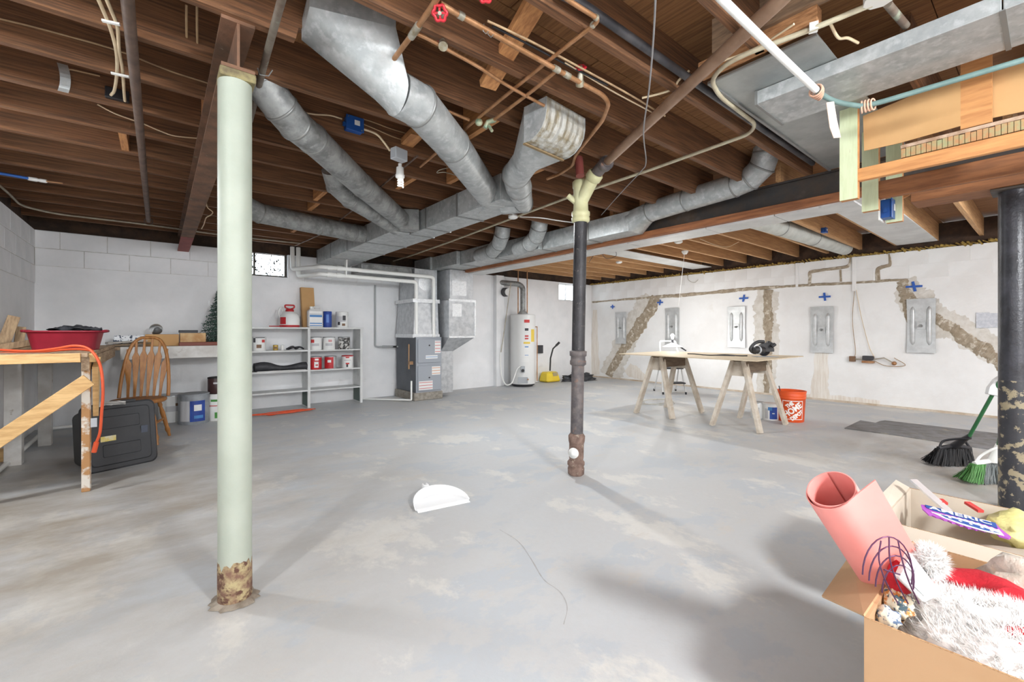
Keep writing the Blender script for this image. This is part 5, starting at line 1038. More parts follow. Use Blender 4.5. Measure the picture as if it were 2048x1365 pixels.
band('mortar_joint', [(1185, 604.5), (1260, 598.5), (1340, 592.5), (1400, 588), (1480, 580), (1560, 574), (1615, 570.5), (1700, 566.5), (1770, 562), (1815, 560)], [3, 4, 7, 6, 7, 6, 5, 5, 5, 4], mortar, .016, .4, 6)
band('smeared_patch', [(1305, 596), (1280, 630), (1255, 675), (1235, 715), (1222, 752)], [36, 38, 40, 38, 40], smear, .006)
band('mortar_patch', [(1312, 594), (1292, 632), (1265, 672), (1243, 706), (1217, 752)], [18, 24, 24, 20, 16], mortar, .014)
band('smeared_patch', [(1536, 582), (1530, 640), (1536, 700), (1532, 790)], [44, 50, 40, 34], smear, .006)
band('mortar_patch', [(1536, 580), (1536, 640), (1537, 690), (1536, 740), (1532, 788)], [20, 22, 15, 18, 14], mortar, .014)
band('mortar_joint', [(1619, 568), (1620, 556), (1621, 545), (1640, 541), (1680, 536), (1698, 531), (1701, 515)], [7, 7, 7, 6, 6, 6, 3], mortar, .014, .2, 5)
band('mortar_joint', [(1682, 564), (1681, 540)], [5, 5], mortar, .014, .2)
band('mortar_joint', [(1756, 563), (1755, 545), (1758, 537), (1774, 532), (1780, 528), (1778, 508)], [11, 10, 8, 7, 7, 3], mortar, .014, .2, 5)
band('smeared_patch', [(1812, 560), (1830, 600), (1862, 632), (1920, 660), (2010, 712)], [40, 60, 52, 54, 60], smear, .005)
band('mortar_patch', [(1803, 562), (1815, 596), (1830, 628), (1868, 638), (1900, 655), (1940, 684), (1975, 705), (2012, 738)], [26, 34, 40, 26, 26, 30, 30, 32], mortar, .014)
band('stain', [(1643, 706), (1642, 750), (1640, 794)], [28, 30, 40], stain, .003, .2)
band('stain', [(1190, 620), (1190, 690), (1192, 750)], [8, 14, 16], stain, .003, .3)
band('stain', [(1255, 735), (1268, 745), (1290, 756)], [18, 26, 14], stain, .003, .3)
band('stain', [(1600, 792), (1680, 800), (1760, 806)], [12, 16, 8], stain, .003, .3)
struct('baseboard_right', B().bx(XR - .02, YF, 0, XR, YB, .03), mat('grimy_cove', (212, 200, 184), (186, 168, 146), sc=5, rough=.9))
zincp = mat('anchor_zinc', (206, 208, 208), (188, 190, 190), sc=8, rough=.4, metal=.45)
for lab, x0, y0, x1, y1 in (('galvanised wall anchor plate nearest the far corner', 1233, 625, 1254, 688), ('galvanised wall anchor plate behind the lit bulb', 1332, 617, 1360, 690), ('galvanised wall anchor plate left of the vertical mortar patch', 1457, 614, 1492, 695), ('galvanised wall anchor plate above the brown water stain', 1622, 614, 1668, 706), ('large galvanised wall anchor plate over the diagonal mortar patch', 1814, 598, 1873, 706)):
    a, c = wpt(x0, y0), wpt(x1, y0); z1 = (a.z + c.z) / 2; z0 = (wpt(x0, y1).z + wpt(x1, y1).z) / 2; ya, yb = c.y, a.y; ym = (ya + yb) / 2; w_ = yb - ya; h_ = z1 - z0
    t = thing('wall_anchor_plate', lab, 'wall anchor', (XR - .03, ym, z0), 0, 'earth anchor plates on the right wall')
    n = 8; R = []
    for i in range(n + 1):
        z_ = z0 + h_ * i / n; bow_ = .014 * (abs(i / n - .5) * 2) ** 3; pin = w_ * .5 * (1 - .05 * (1 - (abs(i / n - .5) * 2)))
        R.append([Vector((XR - .03 - bow_, ym - pin, z_)), Vector((XR - .022 - bow_ * .5, ym - pin, z_)), Vector((XR - .022 - bow_ * .5, ym + pin, z_)), Vector((XR - .03 - bow_, ym + pin, z_))])
    part(t, 'plate', B().rings(R, True, True, False), zincp)
    for s in (-1, 1):
        yc = ym + s * w_ * .28; r_ = w_ * .09; z_a, z_b = z0 + h_ * .18, z1 - h_ * .18
        part(t, 'stamped_rib', B().tube([(XR - .028, yc, z_a - r_), (XR - .032, yc, z_a), (XR - .034, yc, z_a + r_), (XR - .034, yc, z_b - r_), (XR - .032, yc, z_b), (XR - .028, yc, z_b + r_)], [r_ * .3, r_ * .8, r_, r_, r_ * .8, r_ * .3], 12), zincp)
    part(t, 'washer', B().bx(XR - .04, ym - .05, (z0 + z1) / 2 - .055, XR - .03, ym + .05, (z0 + z1) / 2 + .055), zincp, bv=.003)
    nt = part(t, 'anchor_rod', B().cyl((XR - .04, ym, (z0 + z1) / 2), (XR - .11, ym, (z0 + z1) / 2), .011, 8), galvd); part(nt, 'nut', B().lathe([(.022, 0), (.022, .022)], (XR - .04, ym, (z0 + z1) / 2), (-1, 0, 0), 6, False), galvd)
    part(t, 'wall_pad', B().bx(XR - .024, ym - w_ * .3, z0 + h_ * .1, XR, ym + w_ * .3, z1 - h_ * .1), zincp)
btape = mat('blue_tape', (44, 92, 178), rough=.6)
for lab, x, y, s in (('smallest blue tape cross nearest the far corner', 1226, 614, .075), ('blue tape cross beside the slanted mortar patch', 1321, 605.5, .09), ('blue tape cross left of the vertical mortar patch', 1488, 597, .1), ('blue tape cross above the stained anchor plate', 1650, 594, .1), ('largest blue tape cross over the diagonal mortar patch', 1828.5, 573.5, .11)):
    p = wpt(x, y, .018); t = thing('tape_cross', lab, 'tape', tuple(p), 0, 'blue tape crosses'); a = random.uniform(-.2, .2)
    for k in (0, 1): part(t, 'tape_strip', B().box(p, (.002 + k * .001, s * 1.6, .028) if k == 0 else (.004, .03, s * 1.3), rotm(a if k else 0, 0, 0)), btape)
# wall wiring
cx = wpt(1709, 520); 
solo('wall_conduit', 'white painted conduit running down the right wall between mortar joints', 'conduit', B().bx(XR - .03, wpt(1713, 560).y, 1.72, XR, wpt(1705, 560).y, ZW), wpaintR, bv=.004)
solo('wall_conduit', 'thin white painted conduit further left on the right wall', 'conduit', B().bx(XR - .02, wpt(1597, 560).y, 1.85, XR, wpt(1592, 560).y, ZW), wpaintR)
cable('pale wires hanging down the right wall to the ledge bracket', [wpt(1710, 580, .02), wpt(1706, 640, .03), wpt(1712, 700, .03), wpt(1710, 715, .03)], .004, beige)
cable('slanting pale wire on the right wall above the ledge bracket', [wpt(1713, 580, .02), wpt(1725, 640, .03), wpt(1740, 695, .03), wpt(1750, 715, .03)], .004, romex)
lb2 = thing('outlet_bracket', 'old outlet box with wires on a rusty ledge of the right wall', 'outlet', tuple(wpt(1740, 725)))
part(lb2, 'box', B().box(wpt(1738, 716, .04), (.08, .13, .06)), dkp, bv=.004); part(lb2, 'copper_base', B().box(wpt(1738, 724, .04), (.09, .14, .03)), copper); part(lb2, 'clamp', B().box(wpt(1706, 718, .03), (.06, .07, .08)), brown)
part(lb2, 'rail', B().tube([wpt(1706, 718, .04), wpt(1740, 720, .05), wpt(1770, 716, .05), wpt(1790, 727, .05)], .008, 7), condt); part(lb2, 'knob', B().ball(wpt(1790, 727, .05), .03, 10, 6), copper); part(lb2, 'loop', B().tube(spl([wpt(1750, 722, .05), wpt(1775, 732, .06), wpt(1812, 731, .05), wpt(1790, 716, .05)], 5), .005, 6), beige)
for lab, x, y, w_, h_ in (('grey stencil square on the right wall beside the black column', 1966, 641, .12, .2), ('faint grey stencil marks at the far right of the wall', 1990, 641, .09, .18)):
    p = wpt(x, y, .016); solo('wall_stencil', lab, 'mark', B().box(p, (.002, w_, h_)), mat('stencil_grey', (192, 196, 204), (214, 216, 222), sc=30, rough=.8))
cable('thin grey wire loop on the far part of the right wall', [wpt(1376, 545, .02), wpt(1378, 560, .03), wpt(1390, 566, .03), wpt(1398, 560, .03)], .004, condt)
# ================================================================ sawhorses, sheet, saw
old = mat('grey_old_lumber', (208, 198, 184), (188, 174, 156), sc=5, st=(2, 2, 2), rough=.8, bump=.2, c3=(206, 198, 186), sc3=9, lo3=.56, hi3=.66)
oldd = mat('dark_old_plank', (124, 106, 88), (98, 82, 68), sc=5, st=(1.5, 14, 14), rough=.85)
def sawhorse(label, xa, xb, y0, y1):
    ym = (y0 + y1) / 2; t = thing('sawhorse', label, 'sawhorse', ((xa + xb) / 2, ym, 0), 0, 'pair of wooden sawhorses'); top = .795
    part(t, 'top_plank', B().bx(xa + .06, ym - .075, top - .035, xb - .06, ym + .075, top), oldd, bv=.004)
    for x in (xa, xb):
        s = 1 if x == xa else -1
        for yf in (y0, y1):
            k = -1 if yf < ym else 1
            part(t, 'leg', B().bar((x, yf, .0), (x + s * .09, ym + k * .06, top - .03), .085, .038, (k * .0 + 1e-3, k * 1.0, .3)), old, bv=.003)
        part(t, 'gusset', B().prism([(x + s * .10, ym - .09, top - .035), (x + s * .10, ym + .09, top - .035), (x + s * .085, ym + .13, top - .2), (x + s * .085, ym - .13, top - .2)], (s * .02, 0, 0)), old)
    for k in (-1, 1): part(t, 'apron', B().bx(xa + .08, ym + k * .085 - .01, top - .16, xb - .08, ym + k * .085 + .01, top - .035), oldd if k < 0 else old, bv=.002)
    return t
sawhorse('wooden sawhorse in front of the stepladder', 5.03, 5.76, 3.02, 3.56)
sawhorse('wooden sawhorse in front of the orange bucket', 5.06, 5.78, 2.0, 2.53)
solo('plywood_sheet', 'thin plywood sheet laid across the two sawhorses', 'board', B().hexa([(4.72, 1.9, .796), (6.1, 1.92, .796), (5.98, 3.75, .796), (4.84, 3.7, .796), (4.72, 1.9, .806), (6.1, 1.92, .806), (5.98, 3.75, .806), (4.84, 3.7, .806)]), mat('thin_ply', (212, 196, 170), (196, 178, 150), sc=4, st=(10, 1.5, 1), rough=.7))
sp_ = onz(1518, 714, .807); sw = thing('circular_saw', 'black circular saw on the right end of the plywood sheet', 'saw', tuple(sp_), math.radians(-39))
sk = mat('saw_black', (44, 44, 46), (58, 58, 60), sc=10, rough=.45)
part(sw, 'shoe', B().bx(-.05, -.07, 0.001, .19, .07, .006), gal2, local=True)
part(sw, 'vent_ring', B().lathe([(.04, 0), (.05, .004), (.05, .014), (.04, .018)], (-.02, -.02, .08), (-.9, -.42, .06), 18), gal2, local=True)
part(sw, 'blade_guard', B().prism([Vector((.09 + math.cos(a) * .09, .0, .075 + math.sin(a) * .09)) for a in [math.radians(-10 + i * 20) for i in range(11)]], (0, .045, 0)), sk, local=True)
part(sw, 'lower_guard', B().lathe([(.02, 0), (.075, .002), (.075, .012), (.02, .014)], (.1, .066, .08), (0, 1, 0), 22), black, local=True)
part(sw, 'rear_handle', B().tube(spl([(.06, 0, .175), (-.01, 0, .175), (-.07, 0, .14), (-.10, 0, .085), (-.06, 0, .05), (.02, 0, .055)], 5), .019, 8), sk, local=True)
part(sw, 'motor_housing', B().lathe([(.03, 0), (.045, .01), (.046, .10), (.038, .12), (.036, .15), (.02, .155)], (.06, .02, .075), (-.9, -.42, .06), 18), sk, local=True)
part(sw, 'dust_port', B().box((.14, .03, .15), (.07, .05, .05), rotm(0, .5, 0)), sk, local=True, bv=.008)
part(sw, 'front_knob', B().tube([(.13, -.03, .12), (.17, -.03, .15)], .02, 10), sk, local=True)
part(sw, 'depth_lever', B().tube([(-.03, .03, .16), (-.05, .03, .2)], .004, 6), gal2, local=True)
cable('black saw cord lying across the plywood sheet', [onz(1495, 712, .815), onz(1478, 712, .812), onz(1450, 710, .812), onz(1420, 711, .812), onz(1390, 708.5, .812), onz(1375, 708, .812)], .007, wire)
for lab, x0, y0, x1, y1 in (('dark metal strip lying on the plywood by the saw cord', 1405, 710.5, 1470, 712),):
    solo('metal_strip', lab, 'strip', B().bar(onz(x0, y0, .811), onz(x1, y1, .811), .05, .006), dkp)
# ---- stepladder with lit bulb
Ld = flo(1340, 786); la = math.atan2(-Ld.y, -Ld.x) + .35; 
ld = thing('step_stool', 'folding white metal step stool standing behind the far sawhorse', 'stepladder', tuple(Ld), la)
wm = mat('stool_white', (222, 222, 220), rough=.4)
for s in (-1, 1):
    part(ld, 'front_leg', B().tube([(.22, s * .2, .01), (.0, s * .17, .62), (-.1, s * .15, .86)], .013, 8), wm, local=True)
    part(ld, 'rear_leg', B().tube([(-.26, s * .2, .01), (.02, s * .17, .6)], .012, 8), wm, local=True)
    part(ld, 'rubber_foot', B().cyl((.222, s * .2, 0), (.215, s * .2, .04), .018, 8), black, local=True); part(ld, 'rubber_foot', B().cyl((-.262, s * .2, 0), (-.255, s * .2, .04), .018, 8), black, local=True)
part(ld, 'handle', B().tube(fil([(-.1, -.15, .86), (-.12, -.14, .93), (-.12, .14, .93), (-.1, .15, .86)], .05), .014, 8), wm, local=True)
for z_, x_ in ((.2, .17), (.45, .07)): part(ld, 'tread', B().box((x_, 0, z_), (.2, .36, .022)), black, local=True, bv=.004)
bp = atd(1345, 672, 7.6)
wlamp = thing('work_lamp', 'lit bare bulb work lamp clamped to the step stool handle', 'lamp', tuple(bp))
part(wlamp, 'bulb', B().lathe([(.012, -.07), (.014, -.045), (.024, -.025), (.031, 0), (.026, .022), (.012, .032), (.001, .034)], bp, seg=18), mat('lit_bulb', (255, 250, 240), rough=.3, emit=(255, 252, 246), es=25))
part(wlamp, 'socket', B().cyl(bp + Vector((0, 0, -.12)), bp + Vector((0, 0, -.06)), .02, 12), black)
part(wlamp, 'clamp', B().bar(bp + Vector((0, 0, -.11)), atd(1372, 702, 7.6), .02, .02), dkp)
part(wlamp, 'reflector_plate', B().lathe([(.02, -.125), (.17, -.19), (.175, -.2), (.02, -.14)], bp, seg=24), wm)
lamp('bulb_light', bp, 36, .05, (1, .98, .95))
b = B(); c = flo(1312, 805)
b.tube(spl([c + Vector((math.cos(k * .8) * (.32 + .1 * math.sin(k * 1.9)), math.sin(k * .8) * (.2 + .08 * math.cos(k * 2.1)), .006 + .004 * (k % 3))) for k in range(26)], 5), .004, 5)
solo('power_cord', 'loose pale cord coiled on the floor under the far sawhorse', 'cord', b, mat('pale_cord', (206, 202, 190), rough=.6))
# ---- bucket and cans
def textmesh(txt, size, shear=0, bold=0.0):
    cu = bpy.data.curves.new('t', 'FONT'); cu.body = txt; cu.size = size; cu.align_x = 'CENTER'; cu.align_y = 'CENTER'; cu.offset = bold; cu.shear = shear; cu.resolution_u = 3
    o = bpy.data.objects.new('t', cu); COL.objects.link(o); dg = bpy.context.evaluated_depsgraph_get(); me = o.evaluated_get(dg).to_mesh()
    V = [v.co.copy() for v in me.vertices]; Fs = [tuple(p.vertices) for p in me.polygons]; o.evaluated_get(dg).to_mesh_clear(); bpy.data.objects.remove(o); bpy.data.curves.remove(cu); return V, Fs
ora = mat('bucket_orange', (232, 92, 38), (226, 84, 32), sc=4, rough=.45)
bc = atd(1582, 0, 5.42); bc = Vector((bc.x, bc.y, 0)); bk_ = thing('orange_bucket', 'orange five gallon bucket with white slanted lettering', 'bucket', tuple(bc))
rb0, rb1, hb = .137, .157, .375; rr_ = lambda z: rb0 + (rb1 - rb0) * z / hb
part(bk_, 'shell', B().lathe([(rb0 - .004, 0), (rb0, .006), (rr_(.28), .28), (rr_(.29) + .006, .285), (rr_(.29) + .006, .295), (rr_(.3), .30), (rr_(.32) + .006, .315), (rr_(.32) + .006, .325), (rr_(.33), .33), (rr_(.36) + .007, .365), (rr_(.375) + .007, .375), (rb1 - .004, .375), (rb0 - .004, .02)], bc, seg=40), ora)
ba = math.atan2(-bc.y, -bc.x) + .14
def wrap(par, name, V, Fs, zc_, k, m, rotp=0, oa=0):
    W_ = []
    for v in V:
        x = v.x * math.cos(rotp) - v.y * math.sin(rotp); y = v.x * math.sin(rotp) + v.y * math.cos(rotp)
        z_ = zc_ + y; r = rr_(z_) + k; a = ba + oa + x / r; W_.append(bc + Vector((math.cos(a) * r, math.sin(a) * r, z_)))
    return part(par, name, B().add(W_, Fs), m)
sq = .115; n = 8
fr_ = []
for i in range(n):
    for a, b_ in ((-sq, -sq + .008), (sq - .008, sq)):
        x0 = -sq + 2 * sq * i / n; x1 = -sq + 2 * sq * (i + 1) / n; fr_.append([(x0, a), (x1, a), (x1, b_), (x0, b_)]); fr_.append([(a, x0), (b_, x0), (b_, x1), (a, x1)])
V = []; Fs = []
for q in fr_: k = len(V); V += [Vector((x, y, 0)) for x, y in q]; Fs.append((k, k + 1, k + 2, k + 3))
lgw = mat('logo_white', (244, 242, 238), rough=.5)
wrap(bk_, 'logo_frame', V, Fs, .15, .0012, lgw)
for txt, sz, ox, oy in (('THE', .05, -.035, .062), ('HOME', .086, .0, .0), ('DEPOT', .054, .045, -.062)):
    V, Fs = textmesh(txt, sz, .0, .0035); ang = math.radians(38); ca, sa = math.cos(ang), math.sin(ang)
    V = [Vector((v.x * .95, v.y * 1.15, 0)) for v in V]
    V = [Vector((v.x * ca - v.y * sa + ox, v.x * sa + v.y * ca + oy, 0)) for v in V]; wrap(bk_, 'lettering', V, Fs, .15, .0014, lgw)
part(bk_, 'bail', B().tube([bc + Vector((math.cos(ba + 1.57) * rb1 * math.cos(q), math.sin(ba + 1.57) * rb1 * math.cos(q), .33)) + Vector((math.cos(ba), math.sin(ba), -.95)) * .16 * math.sin(q) * -1 * Vector((1, 1, -.2)).length / 1.43 * 0 + Vector((-math.cos(ba) * .02, -math.sin(ba) * .02, .0)) for q in [i * math.pi / 14 for i in range(15)]], .0025, 5), metal_l)
solo('stir_stick', 'dark stick standing inside the orange bucket', 'stick', B().tube([bc + Vector((-.02, .05, .02)), atd(1558, 772, 5.5)], .006, 6), dkp)
c1 = atd(1516, 0, 5.62); c2_ = atd(1541, 0, 5.5)
can('white paint can beside the orange bucket', c1.x, c1.y, 0, .085, .2, cw, metal_l, [(gry, -.6, .2, .3, .7)], 'cans by the orange bucket')
can('white and blue labelled paint can touching the orange bucket', c2_.x, c2_.y, 0, .09, .205, cw, cw, [(cbl, -.1, .9, .08, .8), (gry, -.7, -.3, .1, .7), (blul, -.3, .2, .6, .8), (paper, .2, .5, .4, .46)], 'cans by the orange bucket')
# ---- mat and brooms
mp_ = [(1689, 858), (1721, 842.5), (1736, 845), (1751, 847.5), (1760, 844), (1770, 842.5), (1860, 853), (2006, 870), (2070, 878), (2070, 914), (2006, 904), (1900, 889), (1800, 873)]
solo('rubber_mat', 'torn grey rubber mat lying on the floor behind the brooms', 'mat', B().prism([flo(x, y) + Vector((0, 0, .001)) for x, y in mp_], (0, 0, .008)), mat('grey_rubber', (128, 128, 130), (112, 110, 108), sc=9, rough=.9, bump=.4, c3=(146, 140, 128), sc3=5))
def broom(label, base, top, hw, col1, col2, cap, side):
    base = Vector(base); top = Vector(top); t = thing('broom', label, 'broom', tuple(base), 0, 'angled push brooms'); d = (top - base).normalized(); hd = base + d * .30
    g = mat('green_handle', (44, 106, 62), (36, 92, 54), sc=5, rough=.35); part(t, 'handle', B().tube([hd - d * .03, top], .0125, 10), g)
    w_ = RT.copy(); capb = B(); z1 = base.z + .19
    L_ = [base + w_ * (-hw * .8) + Vector((0, 0, .15)), base + w_ * (-hw * .5) + Vector((0, 0, .2)), hd + Vector((0, 0, -.05)), base + w_ * hw * .75 + Vector((0, 0, .17))]
    part(t, 'head_bar', B().tube(spl([base + w_ * -hw * .78 + Vector((0, 0, .135)), base + w_ * 0 + Vector((0, 0, .155)), base + w_ * hw * .85 + Vector((0, 0, .135))], 5), .018, 8), cap)
    part(t, 'head_arch', B().tube(spl([base + w_ * -hw * .75 + Vector((0, 0, .14)), base + w_ * -hw * .45 + Vector((0, 0, .2)), hd + Vector((0, 0, -.02)), base + w_ * hw * .6 + Vector((0, 0, .2)), base + w_ * hw * .85 + Vector((0, 0, .14))], 5), .009, 7), cap)
    part(t, 'ferrule', B().tube([base + Vector((0, 0, .14)) + d * .02, hd], [.03, .017], 10), cap)
    for side_, m, a0, a1 in (('bristles', col2, -.45, 1.0), ('bristle_tip', col1, -1.0, -.45)):
        b = B()
        for k in range(int(520 * (a1 - a0))):
            u_ = random.uniform(a0, a1); s = base + w_ * (u_ * hw * .85) + FW * random.uniform(-.02, .02) + Vector((0, 0, .135))
            e = base + w_ * (u_ * hw * 1.12 - .05) + FW * random.uniform(-.07, .07) + Vector((0, 0, max(.002, random.gauss(.006, .006) + (.05 * max(0, -u_ - .6))))); q = w_ * .0022
            m_ = (s + e) / 2 + w_ * .006
            b.add([s - q, s + q, m_ + q, m_ - q], [(0, 1, 2, 3)]); b.add([m_ - q, m_ + q, e + q * .8, e - q * .8], [(0, 1, 2, 3)])
        o = part(t, side_, b, m); o['kind'] = 'stuff'
    return t
bkb = mat('black_bristle', (40, 40, 42), rough=.6); grb = mat('green_bristle', (98, 156, 88), rough=.6); gyb = mat('grey_bristle', (120, 126, 126), (98, 104, 104), sc=9, rough=.6)
b1 = flo(1907, 930); brm = broom('green handled broom with a black head', b1, atd(2068, 640, 3.05), .16, bkb, bkb, black, 1)
b2_ = flo(1985, 965); broom('green handled broom with green and grey bristles and a white head', b2_, atd(2040, 640, 2.93), .17, grb, gyb, pvc, 1)
# upright dustpan clipped on the broom
D = (b1 - O).dot(FW); 
solo('upright_dustpan', 'pale grey dustpan clipped to the broom handle behind the black column', 'dustpan', B().prism([atd(1977, 789, 3.28), atd(1981, 775, 3.28), atd(1992, 760, 3.3), atd(2010, 748, 3.3), atd(2046, 748, 3.3), atd(2046, 802, 3.28), atd(2010, 796, 3.28)], FW * .03), mat('dustpan_grey', (206, 206, 206), rough=.5), bv=.004)
# ---- white dustpan on the floor
q0, q1 = flo(835, 1026), flo(939, 1004); ex = (q1 - q0).normalized(); ey = Vector((-ex.y, ex.x, 0)); W_ = (q1 - q0).length; mc = (q0 + q1) / 2
dp = thing('dustpan', 'white half round dustpan lying on the concrete floor', 'dustpan', tuple(mc), math.atan2(ex.y, ex.x)); dw = mat('dustpan_white', (240, 240, 240), rough=.45)
n = 20; arc = [Vector((math.cos(a) * W_ / 2, .02 + math.sin(a) * .20, 0)) for a in [i * math.pi / n for i in range(n + 1)]]
def hz(p): return .06 * min(1, max(0, p.y - .02) / .12)
b = B(); base_ = [p + Vector((0, 0, .004 + .12 * max(0, p.y) * .1)) for p in arc]
b.prism([Vector((-W_ / 2, 0, .002)), Vector((W_ / 2, 0, .002))] + [p + Vector((0, 0, .003)) for p in arc], (0, 0, .004)); part(dp, 'pan', b, dw, local=True)
b = B(); V = []; 
for p in arc:
    o_ = Vector((p.x, p.y - .02, 0)); o_ = o_.normalized() * .004; h_ = .012 + .055 * math.sin(math.acos(max(-1, min(1, p.x / (W_ / 2))))) ** .7
    V.append([p + Vector((0, 0, .003)), p + o_ + Vector((0, 0, .003)), p + o_ * 2.5 + Vector((0, 0, h_)), p + o_ * 1.5 + Vector((0, 0, h_))])
part(dp, 'rim_wall', b.rings(V, True, True, False), dw, local=True)
part(dp, 'lip', B().hexa([(-W_ / 2, -.012, .0005), (W_ / 2, -.012, .0005), (W_ / 2, .025, .002), (-W_ / 2, .025, .002), (-W_ / 2, -.012, .002), (W_ / 2, -.012, .002), (W_ / 2, .025, .009), (-W_ / 2, .025, .009)]), dw, local=True)
part(dp, 'handle_stub', B().box((-.03, .235, .05), (.035, .06, .03)).box((-.045, .27, .055), (.01, .04, .03)).box((-.018, .27, .055), (.01, .04, .03)), dw, local=True, bv=.004)
# ================================================================ foreground boxes
kraft = mat('kraft_carton', (192, 154, 116), (184, 146, 108), sc=3, rough=.85); kraftw = mat('pale_carton', (206, 194, 178), (196, 184, 168), sc=3, rough=.85); edge = mat('carton_edge', (140, 106, 74), (196, 160, 118), sc=120, rough=.9)
def carton(name, label, x0, x1, y0, y1, hh, m, flaps):
    t = thing(name, label, 'box', ((x0 + x1) / 2, (y0 + y1) / 2, 0)); w_ = .006
    part(t, 'bottom', B().bx(x0, y0, .001, x1, y1, .008), m)
    for nm, q in (('front_panel', (x0, y0, .008, x0 + w_, y1, hh)), ('back_panel', (x1 - w_, y0, .008, x1, y1, hh)), ('left_panel', (x0 + w_, y1 - w_, .008, x1 - w_, y1, hh)), ('right_panel', (x0 + w_, y0, .008, x1 - w_, y0 + w_, hh))):
        o = part(t, nm, B().bx(*q), m)
    part(t, 'cut_edge', B().bx(x0, y0, hh, x0 + w_, y1, hh + .0008), edge); part(t, 'cut_edge', B().bx(x1 - w_, y0, hh, x1, y1, hh + .0008), edge)
    for nm, P in flaps: part(t, nm, B().prism(P, Vector(P[1] - P[0]).cross(P[2] - P[0]).normalized() * .005), m)
    return t
bx0, bx1, by1_, by0_, bh = 1.305, 1.90, .285, -.24, .42
fl1 = [Vector((bx0 + .005, by1_, bh)), Vector((bx1 - .005, by1_, bh)), onz(1702, 1113, .35), onz(1645, 1196, .34)]
carton('carton', 'open brown cardboard carton of christmas things in the near corner', bx0, bx1, by0_, by1_, bh, kraft, [('side_flap', fl1)])
carton('carton', 'pale cardboard carton behind the christmas carton', 2.09, 2.62, -.42, .41, .40, kraftw, [('front_flap', [Vector((2.09, -.42, .40)), Vector((2.09, .40, .40)), Vector((2.03, .40, .30)), Vector((2.03, -.42, .30))]), ('side_flap', [Vector((2.10, .41, .40)), Vector((2.61, .41, .40)), Vector((2.6, .455, .425)), Vector((2.2, .455, .42))])])
# pink foam roll
pk = mat('coral_foam', (246, 158, 150), (243, 152, 144), sc=3, rough=.6); pkd = pk
a0 = atd(1660, 978, 1.15); a1 = atd(1806, 1212, 1.27); ax = (a0 - a1).normalized(); Lr = (a0 - a1).length
x_ = (RT - ax * RT.dot(ax)).normalized(); y_v = ax.cross(x_)
prof = []
if y_v.dot(FW) < 0: y_v = -y_v
for i in range(64):
    a = math.radians(280 - (63 - i) * 9.2); r_ = .050 + .011 * i / 63; prof.append(x_ * math.cos(a) * r_ + y_v * math.sin(a) * r_)
# outer end flares away to the right
tan = (prof[-1] - prof[-2]).normalized()
for k in range(1, 8): prof.append(prof[-1] + (tan + (x_ * .5 - y_v * .35) * (k * .1)).normalized() * .0105)
tipx = []
b = B(); R = []
npf = len(prof)
for s in range(9):
    t = s / 8; ring = []
    for i, p in enumerate(prof):
        up_ = 0.0
        ring.append(a1 + ax * (Lr * t + (.035 * max(0, (i - 58) / 13) ** 1.5 + (-.012 * math.exp(-((i - 48) / 8) ** 2))) * t) + p)
    R.append(ring)
R2 = []
for s, ring in enumerate(R):
    o2 = []
    for i, p in enumerate(ring):
        d = (prof[min(i + 1, npf - 1)] - prof[max(i - 1, 0)]).normalized(); nn = d.cross(ax).normalized(); o2.append(p + nn * .0028)
    R2.append(o2)
b.rings(R, False, False, True); b.rings([r[::1] for r in R2], False, False, True)
k = len(b.v)
b.add([p for p in R[-1]] + [p for p in R2[-1]], [(i, i + 1, npf + i + 1, npf + i) for i in range(npf - 1)])
roll = solo('foam_roll', 'rolled coral pink foam sheet leaning out of the christmas carton', 'foam sheet', b, pk)
# santa hat
fur = mat('white_fur', (248, 246, 244), (238, 235, 232), sc=30, rough=.95); plush = mat('red_plush', (196, 28, 44), (172, 18, 34), sc=20, rough=.85, bump=.3, bsc=120)
hat = thing('santa_hat', 'red plush santa hat with white fur trim and pompom in the carton', 'hat', tuple(Vector((1.55, -.05, .36))))
def furball(b, base, nf, ln_, wd_=.0012):
    V = base.v; Fs = base.f; n0 = len(Fs)
    for _ in range(nf):
        f = Fs[random.randrange(n0)]; ws = [random.random() for _ in f]; s_ = sum(ws); p = sum((V[i] * w__ for i, w__ in zip(f, ws)), Vector()) / s_
        nn = (V[f[1]] - V[f[0]]).cross(V[f[2]] - V[f[0]])
        if nn.length < 1e-9: continue
        nn.normalize()
        cdir = (p - base.cen); 
        if nn.dot(cdir) < 0: nn = -nn
        d = (nn + Vector((random.gauss(0, .45), random.gauss(0, .45), random.gauss(0, .35)))).normalized(); q = d.cross(Vector((random.random(), random.random(), .3))).normalized() * wd_; e = p + d * ln_ * random.uniform(.5, 1.1)
        b.add([p - q, p + q, e], [(0, 1, 2)])
def furpart(par, name, lumpb, cen, nf, ln_):
    lumpb.cen = Vector(cen); o = part(par, name, B().add(list(lumpb.v), list(lumpb.f), True), fur); f = B(); furball(f, lumpb, nf, ln_); part(o, 'fur', f, fur)['kind'] = 'stuff'
pc = atd(1858, 1122, 1.12); furpart(hat, 'pompom', lump('', '', '', pc, .028, .028, .028, fur, 3, 18, 10, .12, False), pc, 3200, .024)
